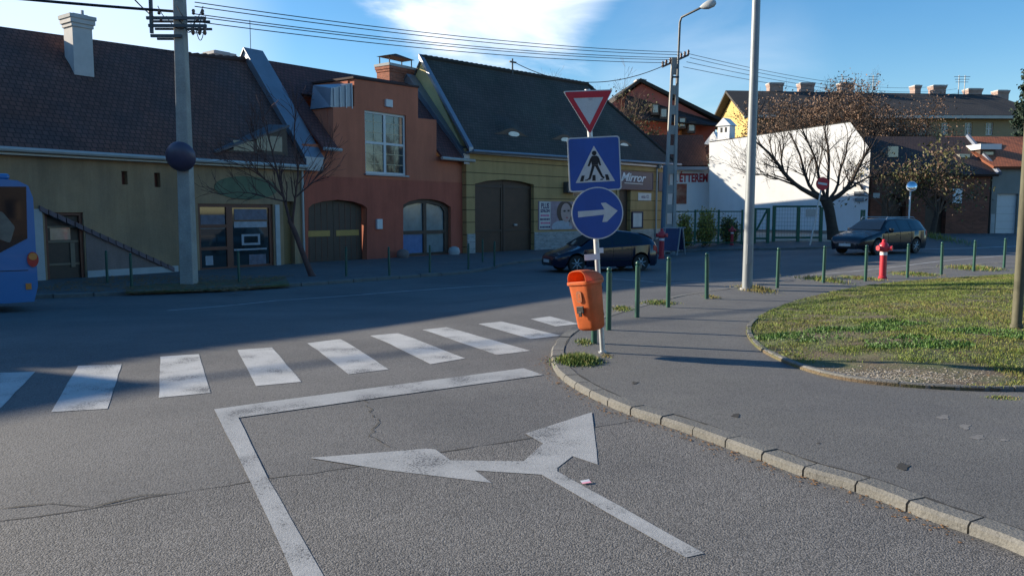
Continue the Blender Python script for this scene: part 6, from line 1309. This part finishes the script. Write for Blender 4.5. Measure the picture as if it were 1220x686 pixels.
for s_ in (-3.1, -9.2):
    for o_ in (-.17, -2.3): mb = MB(); q = Matrix(((FBs.u.x, FBs.n.x, 0), (FBs.u.y, FBs.n.y, 0), (0, 0, 1))) @ Matrix.Rotation(R(90), 3, 'X'); mb.lathe([(.3, -.15), (.46, -.15), (.48, -.1), (.48, .1), (.46, .15), (.3, .15)], tuple(FBs.pt(s_, zg_+.48, o_)), 24, q); mb.build('wheel', M_tyre, BU, smooth=40)
mb = MB(); mb.fbox(FBs, -11.5, -.5, zg_+.3, zlo+.1, -2.2, -.4); mb.build('underbody', M_dark, BU)
# ---------------------------------------------------------------- trees
M_bark = mat('dark_bark', (.060, .045, .035), .95, .3, 5, bump=.5, bscale=25); M_twig = mat('twig_brown', (.14, .088, .06), .9, .2, 5); M_bark2 = mat('reddish_bark', (.11, .055, .045), .9, .3, 5)
def grow(mb, P_, d, L_, r_, lvl, rnd, tips, up_=.12, wig=.22, kids=4, ang=40, shr=.62, rmin=.006):
    n = 5 if lvl > 1 else 3; pts = [P_]; rad = [r_]; p = P_.copy(); dd = d.copy()
    for i in range(n):
        dd = (dd+Vector((rnd.gauss(0, wig), rnd.gauss(0, wig), rnd.gauss(0, wig)+up_))*.6).normalized(); p = p+dd*L_/n; pts.append(p); rad.append(max(rmin*.8, r_*(1-.6*(i+1)/n)))
    mb.tube(pts, rad, 6 if lvl > 2 else (4 if lvl > 1 else 3), cap=False)
    if lvl <= 0: tips.append((pts[-1], dd)); tips.append((pts[-2], dd)); return
    for k in range(kids):
        f = rnd.uniform(.3, 1); i = min(n-1, int(f*n)); q = pts[i].lerp(pts[i+1], f*n-i) if f*n-i < 1 else pts[-1]
        ax = Vector((rnd.gauss(0, 1), rnd.gauss(0, 1), rnd.gauss(0, 1))).normalized(); nd = (Matrix.Rotation(R(rnd.uniform(ang*.5, ang*1.3)), 3, ax) @ dd).normalized()
        grow(mb, q, nd, L_*shr*rnd.uniform(.7, 1.15), max(rmin, rad[i]*.55), lvl-1, rnd, tips, up_, wig, kids, ang, shr, rmin)
    tips.append((pts[-1], dd))
def leaves(tips, n, size, spread, m, parent, rnd, name='leaves'):
    v = []; f = []; mi = []
    for _ in range(n):
        p, d = rnd.choice(tips); c = p+Vector((rnd.gauss(0, spread), rnd.gauss(0, spread), rnd.gauss(0, spread))); a = Vector((rnd.gauss(0, 1), rnd.gauss(0, 1), rnd.gauss(0, 1))).normalized(); b_ = a.orthogonal().normalized(); c2 = a.cross(b_); s = size*rnd.uniform(.5, 1.4)
        k = len(v); v += [c+b_*s, c+c2*s*.5, c-b_*s, c-c2*s*.5]; f.append((k, k+1, k+2, k+3)); mi.append(rnd.randrange(len(m)))
    mb = MB(); mb.v = [tuple(q) for q in v]; mb.f = f; mb.fm = mi; return mb.build(name, m, parent)
def tree(name, label, base, H_, r_, seed, lvl=3, kids=4, lean=(0, 0), lf=None, bark=None, fork=.35, limbs=5, spread=45, L0=None, group=None, cat='tree', twigm=None, up_=.12, shr=.62, rmin=.008):
    rnd = random.Random(seed); base = Vector(base); t = thing(name, label, cat, tuple(base), group=group); bark = bark or M_bark
    top = base+Vector((lean[0], lean[1], H_*fork)); mb = MB(); pts = [base-Vector((0, 0, .2))]+[base.lerp(top, i/5)+Vector((rnd.gauss(0, .03), rnd.gauss(0, .03), 0))*H_*.1*(i > 0) for i in range(6)]
    mb.tube(pts, [r_*1.35]+[r_*(1.15-.35*i/5) for i in range(6)], 10, cap=False); mb.build('trunk', bark, t, smooth=60)
    mb = MB(); tips = []; L0 = L0 or H_*(1-fork)*.55
    for k in range(limbs):
        a = 2*math.pi*(k+rnd.uniform(-.3, .3))/limbs; e = R(rnd.uniform(spread*.4, spread)); d = Vector((math.sin(e)*math.cos(a), math.sin(e)*math.sin(a), math.cos(e)))
        grow(mb, top-Vector((0, 0, H_*fork*rnd.uniform(0, .2))), d, L0*rnd.uniform(.8, 1.15), r_*.5, lvl, rnd, tips, up_, .2, kids, 42, shr, rmin)
    mb.build('crown', twigm or bark, t)
    if lf: leaves(tips, lf[0], lf[1], lf[2], lf[3], t, rnd)
    return t
M_l1 = mat('rust_leaf', (.20, .115, .07), .8, .4, 2); M_l2 = mat('brown_leaf', (.15, .095, .062), .8, .4, 2)
# the spreading bare tree before the white wall, limbs guided along the photo's
def big_tree():
    rnd = random.Random(12); b_ = at(993, 285, .15); Y = b_.y; t = thing('bare_tree', 'wide spreading leafless tree before the sunlit white wall', 'tree', (b_.x, Y, T(b_.x, Y)+.1))
    P_ = lambda x, y, dy=0.: atY(x, y, Y+dy)
    mb = MB(); mb.tube([P_(994, 291), P_(993, 283), P_(991, 268), P_(988, 250), P_(984, 238)], [.38, .31, .26, .25, .27], 14, cap=False); mb.build('trunk', M_bark, t, smooth=60)
    mb = MB(); tips = []
    limbs = [([(985, 240), (968, 232), (950, 222), (935, 208), (926, 194), (912, 178), (896, 166)], .24, -1.5), ([(984, 238), (966, 226), (958, 205), (952, 180), (940, 158)], .17, 1.2), ([(984, 238), (976, 215), (972, 190), (962, 168), (955, 152)], .14, -.8),
             ([(985, 240), (987, 210), (988, 180), (982, 158), (985, 140)], .15, .8), ([(986, 240), (1002, 232), (1014, 218), (1020, 205), (1030, 186), (1038, 172)], .22, -1.0), ([(986, 240), (998, 224), (1000, 205), (1008, 185), (1010, 165)], .14, 1.4), ([(988, 242), (1010, 226), (1028, 214), (1040, 210)], .12, .6), ([(950, 222), (930, 214), (912, 208), (898, 208)], .09, -1.2), ([(935, 208), (930, 190), (934, 172), (930, 155)], .09, -1.)]
    for pts, r_, dy in limbs:
        q = [P_(x, y, dy*i/(len(pts)-1)) for i, (x, y) in enumerate(pts)]; q = smooth_line(q, 1); n = len(q); r_ *= .62; rad = [r_*(1-.75*i/(n-1)) for i in range(n)]; mb.tube(q, rad, 8, cap=False)
        for k in range(12):
            f = rnd.uniform(.25, 1); i = min(n-2, int(f*(n-1))); p = q[i].lerp(q[i+1], f*(n-1)-i); d0 = (q[i+1]-q[i]).normalized(); ax = Vector((rnd.gauss(0, 1), rnd.gauss(0, 1), rnd.gauss(0, 1))).normalized()
            d = (Matrix.Rotation(R(rnd.uniform(20, 60)), 3, ax) @ d0+Vector((0, 0, .3))).normalized(); grow(mb, p, d, rnd.uniform(.9, 1.7), rad[i]*.32+.008, 2, rnd, tips, .12, .22, 4, 38, .6, .0065)
    mb.build('crown', M_bark, t); leaves(tips, 260, .05, .15, [M_l2], t, rnd, 'last_leaves')
big_tree()
M_l1 = mat('rust_leaf', (.20, .115, .07), .8, .4, 2); M_l2 = mat('brown_leaf', (.15, .095, .062), .8, .4, 2); M_l3 = mat('olive_leaf', (.10, .10, .03), .7, .4, 2); M_l4 = mat('yellow_leaf', (.42, .30, .05), .7, .3, 2); M_l5 = mat('needle_green', (.02, .045, .025), .8, .3, 2); M_l6 = mat('yellow_green_leaf', (.34, .31, .06), .7, .35, 3)
def hill(x, y, Y): p = atY(x, y, Y); return (p.x, Y, T(p.x, Y))
for k, (x, Y, yt, lb) in enumerate([(905, 66, 128, 'rust brown tree behind the left part of the white gable wall'), (942, 68, 110, 'rust brown tree rising above the middle of the white gable wall'), (985, 66, 108, 'wide rust brown tree directly above the bare tree'), (1032, 67, 108, 'rust brown tree beyond the right corner of the white gable'), (1066, 63, 128, 'low rust brown tree over the left end of the brick house roof')]):
    b_ = hill(x, 250, Y); H_ = atY(x, yt, Y).z-b_[2]; tree('autumn_tree', lb, b_, H_*1.0, .22, 30+k, 3, 4, (0, 0), (19000, .09, .45, [M_l1, M_l2, M_l2]), M_bark2, .22, 7, 55, H_*.42, 'autumn trees behind the white house', twigm=M_twig, up_=.06, shr=.66, rmin=.014)
b_ = at(1108, 287, .1); H_ = atY(1108, 182, 46.5).z-T(b_.x, 46.5)
tree('street_tree', 'half bare olive leaved tree in front of the brick house', (atY(1110, 287, 46.5).x, 46.5, T(24, 46.5)), H_, .15, 51, 3, 4, (.2, 0), (2300, .10, .3, [M_l3, M_l2, M_l3]), M_bark, .3, 6, 50, H_*.42, twigm=M_twig, up_=.05)
tree('small_tree', 'dark twiggy tree leaning over the left doorway of the brick house', (atY(1062, 287, 47.5).x, 47.5, T(22, 47.5)), H_*.92, .12, 57, 3, 4, (-.2, 0), (900, .09, .3, [M_l2, M_l3]), M_bark, .3, 6, 50, H_*.4, twigm=M_twig, up_=.05)
b_ = hill(752, 250, 62); tree('bare_tree', 'slender leafless tree beside the pink gabled house', b_, atY(752, 84, 62).z-b_[2], .16, 61, 3, 4, (-.3, 0), None, M_bark, .5, 6, 35, 3.4, up_=.2, twigm=M_twig)
for k, (x, yt, lb) in enumerate([(738, 108, 'ivy covered bushy tree rising over the right end of the pub roof'), (760, 128, 'bushy half bare tree just left of the pink house front'), (778, 150, 'low bushy tree left of the slotted power pole')]):
    b_ = hill(x, 250, 60+k); tree('bushy_tree', lb, b_, atY(x, yt, 60+k).z-b_[2], .12, 70+k, 3, 4, (0, 0), (1700, .10, .3, [M_l2, M_l3, M_l3]), M_bark, .3, 6, 40, None, 'bushy trees behind the pub', twigm=M_twig, up_=.2)
for k, (x, Y, yt, lb) in enumerate([(706, 75, 95, 'tree tops peeping over the pub ridge left of the give way sign'), (640, 72, 90, 'bare tree tops behind the middle of the pub ridge'), (925, 104, 92, 'bare tree behind the left chimneys of the hill villa'), (1000, 106, 92, 'bare tree behind the middle of the villa roof')]):
    b_ = hill(x, 250, Y); tree('bare_tree', lb, b_, atY(x, yt, Y).z-b_[2], .16, 80+k, 3, 4, (0, 0), None, M_bark, .4, 6, 40, None, 'bare trees on the hill', twigm=M_twig, up_=.2)
def conifer(label, px, Y, yt, wpx, seed, m, name='spruce'):
    b_ = hill(px, 250, Y); rnd = random.Random(seed); H_ = atY(px, yt, Y).z-b_[2]; rr = wpx/950*Y; t = thing(name, label, 'tree', b_); mb = MB(); mb.tube([b_, (b_[0], b_[1], b_[2]+H_)], [.22, .03], 8); mb.build('trunk', M_bark, t); tips = []; mb = MB()
    for k in range(95):
        f = rnd.uniform(.06, .99); a = rnd.uniform(0, 6.28); L_ = rr*(1-f)**.8*rnd.uniform(.75, 1.15)+.15; p0 = Vector(b_)+Vector((0, 0, H_*f)); pts = [p0+Vector((math.cos(a)*L_*q, math.sin(a)*L_*q, -.25*L_*q+.12*L_*q*q)) for q in (0, .35, .7, 1)]; mb.tube(pts, [.05, .03, .02, .01], 4, cap=False)
        for q in range(9): u_ = rnd.uniform(.2, 1); tips.append((pts[0].lerp(pts[3], u_)+Vector((0, 0, -.05)), Vector((0, 0, 1))))
    mb.build('boughs', M_twig, t); leaves(tips, 6500, .17, .16, m, t, rnd, 'needles'); return t
conifer('dark spruce rising at the upper right corner behind the villa', 1217, 76, 74, 26, 5, [M_l5, M_l5, mat('needle_dark', (.012, .03, .018), .8, .2)])
b_ = hill(1226, 250, 68); tree('autumn_tree', 'yellow leaved tree below the dark spruce at the right edge', b_, atY(1226, 132, 68).z-b_[2], .15, 91, 3, 4, (0, 0), (3500, .12, .35, [M_l4, M_l6]), M_bark, .25, 6, 28, 2.0, twigm=M_twig)
# yellow green shrubs in the yard
for k, (x, w, yt, lb) in enumerate([(815, 8, 257, 'left yellow green shrub behind the mesh fence, next to the A-shaped board'), (840, 11, 251, 'tallest yellow green shrub in the middle of the fenced bed'), (868, 10, 262, 'lower darker green shrub at the right end of the fenced bed')]):
    Y = fy+1.4; b_ = hill(x, 288, Y); rnd = random.Random(100+k); H_ = atY(x, yt, Y).z-b_[2]; t = thing('shrub', lb, 'shrub', b_, group='shrubs by the white wall'); tips = []; mb = MB(); rr = w/950*Y*1.25
    for q in range(60):
        a = rnd.uniform(0, 6.28); f = rnd.uniform(.3, 1); e = Vector(b_)+Vector((math.cos(a)*rr*(1.1-f*.6)*rnd.random()**.5*1.2, math.sin(a)*rr*(1.1-f*.6)*rnd.random()**.5*1.2, H_*f)); s_ = Vector(b_)+Vector((0, 0, H_*.05)); mb.tube([s_, s_.lerp(e, .5)+Vector((0, 0, .1)), e], [.02, .014, .006], 4, cap=False); tips += [(e, 0), (s_.lerp(e, .75), 0), (s_.lerp(e, .5), 0)]
    mb.build('stems', M_twig, t); leaves(tips, 2800, .065, .12, [M_l6, M_l4, M_l6] if k < 2 else [M_l3, M_l6, M_l3], t, rnd)
# leaning young tree on the left verge
def sapling():
    rnd = random.Random(7); b_ = at(371, 329, .1); Y = b_.y; t = thing('young_tree', 'crooked leafless young tree on the verge before the shop front', 'tree', (b_.x, Y, T(b_.x, Y)+.1)); P_ = lambda x, y, dy=0.: atY(x, y, Y+dy); mb = MB()
    mb.tube([P_(374, 333), P_(370, 325), P_(362, 305), (P_(352, 278)), P_(345, 262)], [.12, .10, .085, .08, .075], 10, cap=False); mb.build('trunk', M_bark2, t, smooth=60); mb = MB(); tips = []
    for pts, r_, dy in [([(345, 262), (338, 235), (330, 205), (322, 170), (312, 140)], .065, .6), ([(348, 268), (352, 235), (356, 200), (350, 165), (352, 140)], .05, -.6), ([(338, 235), (318, 215), (296, 200), (270, 192)], .04, -.8), ([(352, 235), (372, 218), (385, 198), (392, 172)], .04, .5), ([(340, 240), (320, 236), (290, 228), (262, 232)], .035, .8), ([(330, 205), (310, 180), (298, 158)], .035, -.5)]:
        q = smooth_line([P_(x, y, dy*i/(len(pts)-1)) for i, (x, y) in enumerate(pts)], 1); n = len(q); rad = [.8*r_*(1-.75*i/(n-1)) for i in range(n)]; mb.tube(q, rad, 6, cap=False)
        for k in range(13):
            f = rnd.uniform(.15, 1); i = min(n-2, int(f*(n-1))); p = q[i].lerp(q[i+1], f*(n-1)-i); d0 = (q[i+1]-q[i]).normalized(); ax = Vector((rnd.gauss(0, 1), rnd.gauss(0, 1), rnd.gauss(0, 1))).normalized(); d = (Matrix.Rotation(R(rnd.uniform(20, 60)), 3, ax) @ d0+Vector((0, 0, .3))).normalized(); grow(mb, p, d, rnd.uniform(.6, 1.2), rad[i]*.5+.006, 1, rnd, tips, .12, .22, 4, 38, .6, .007)
    mb.build('crown', M_bark2, t)
sapling()
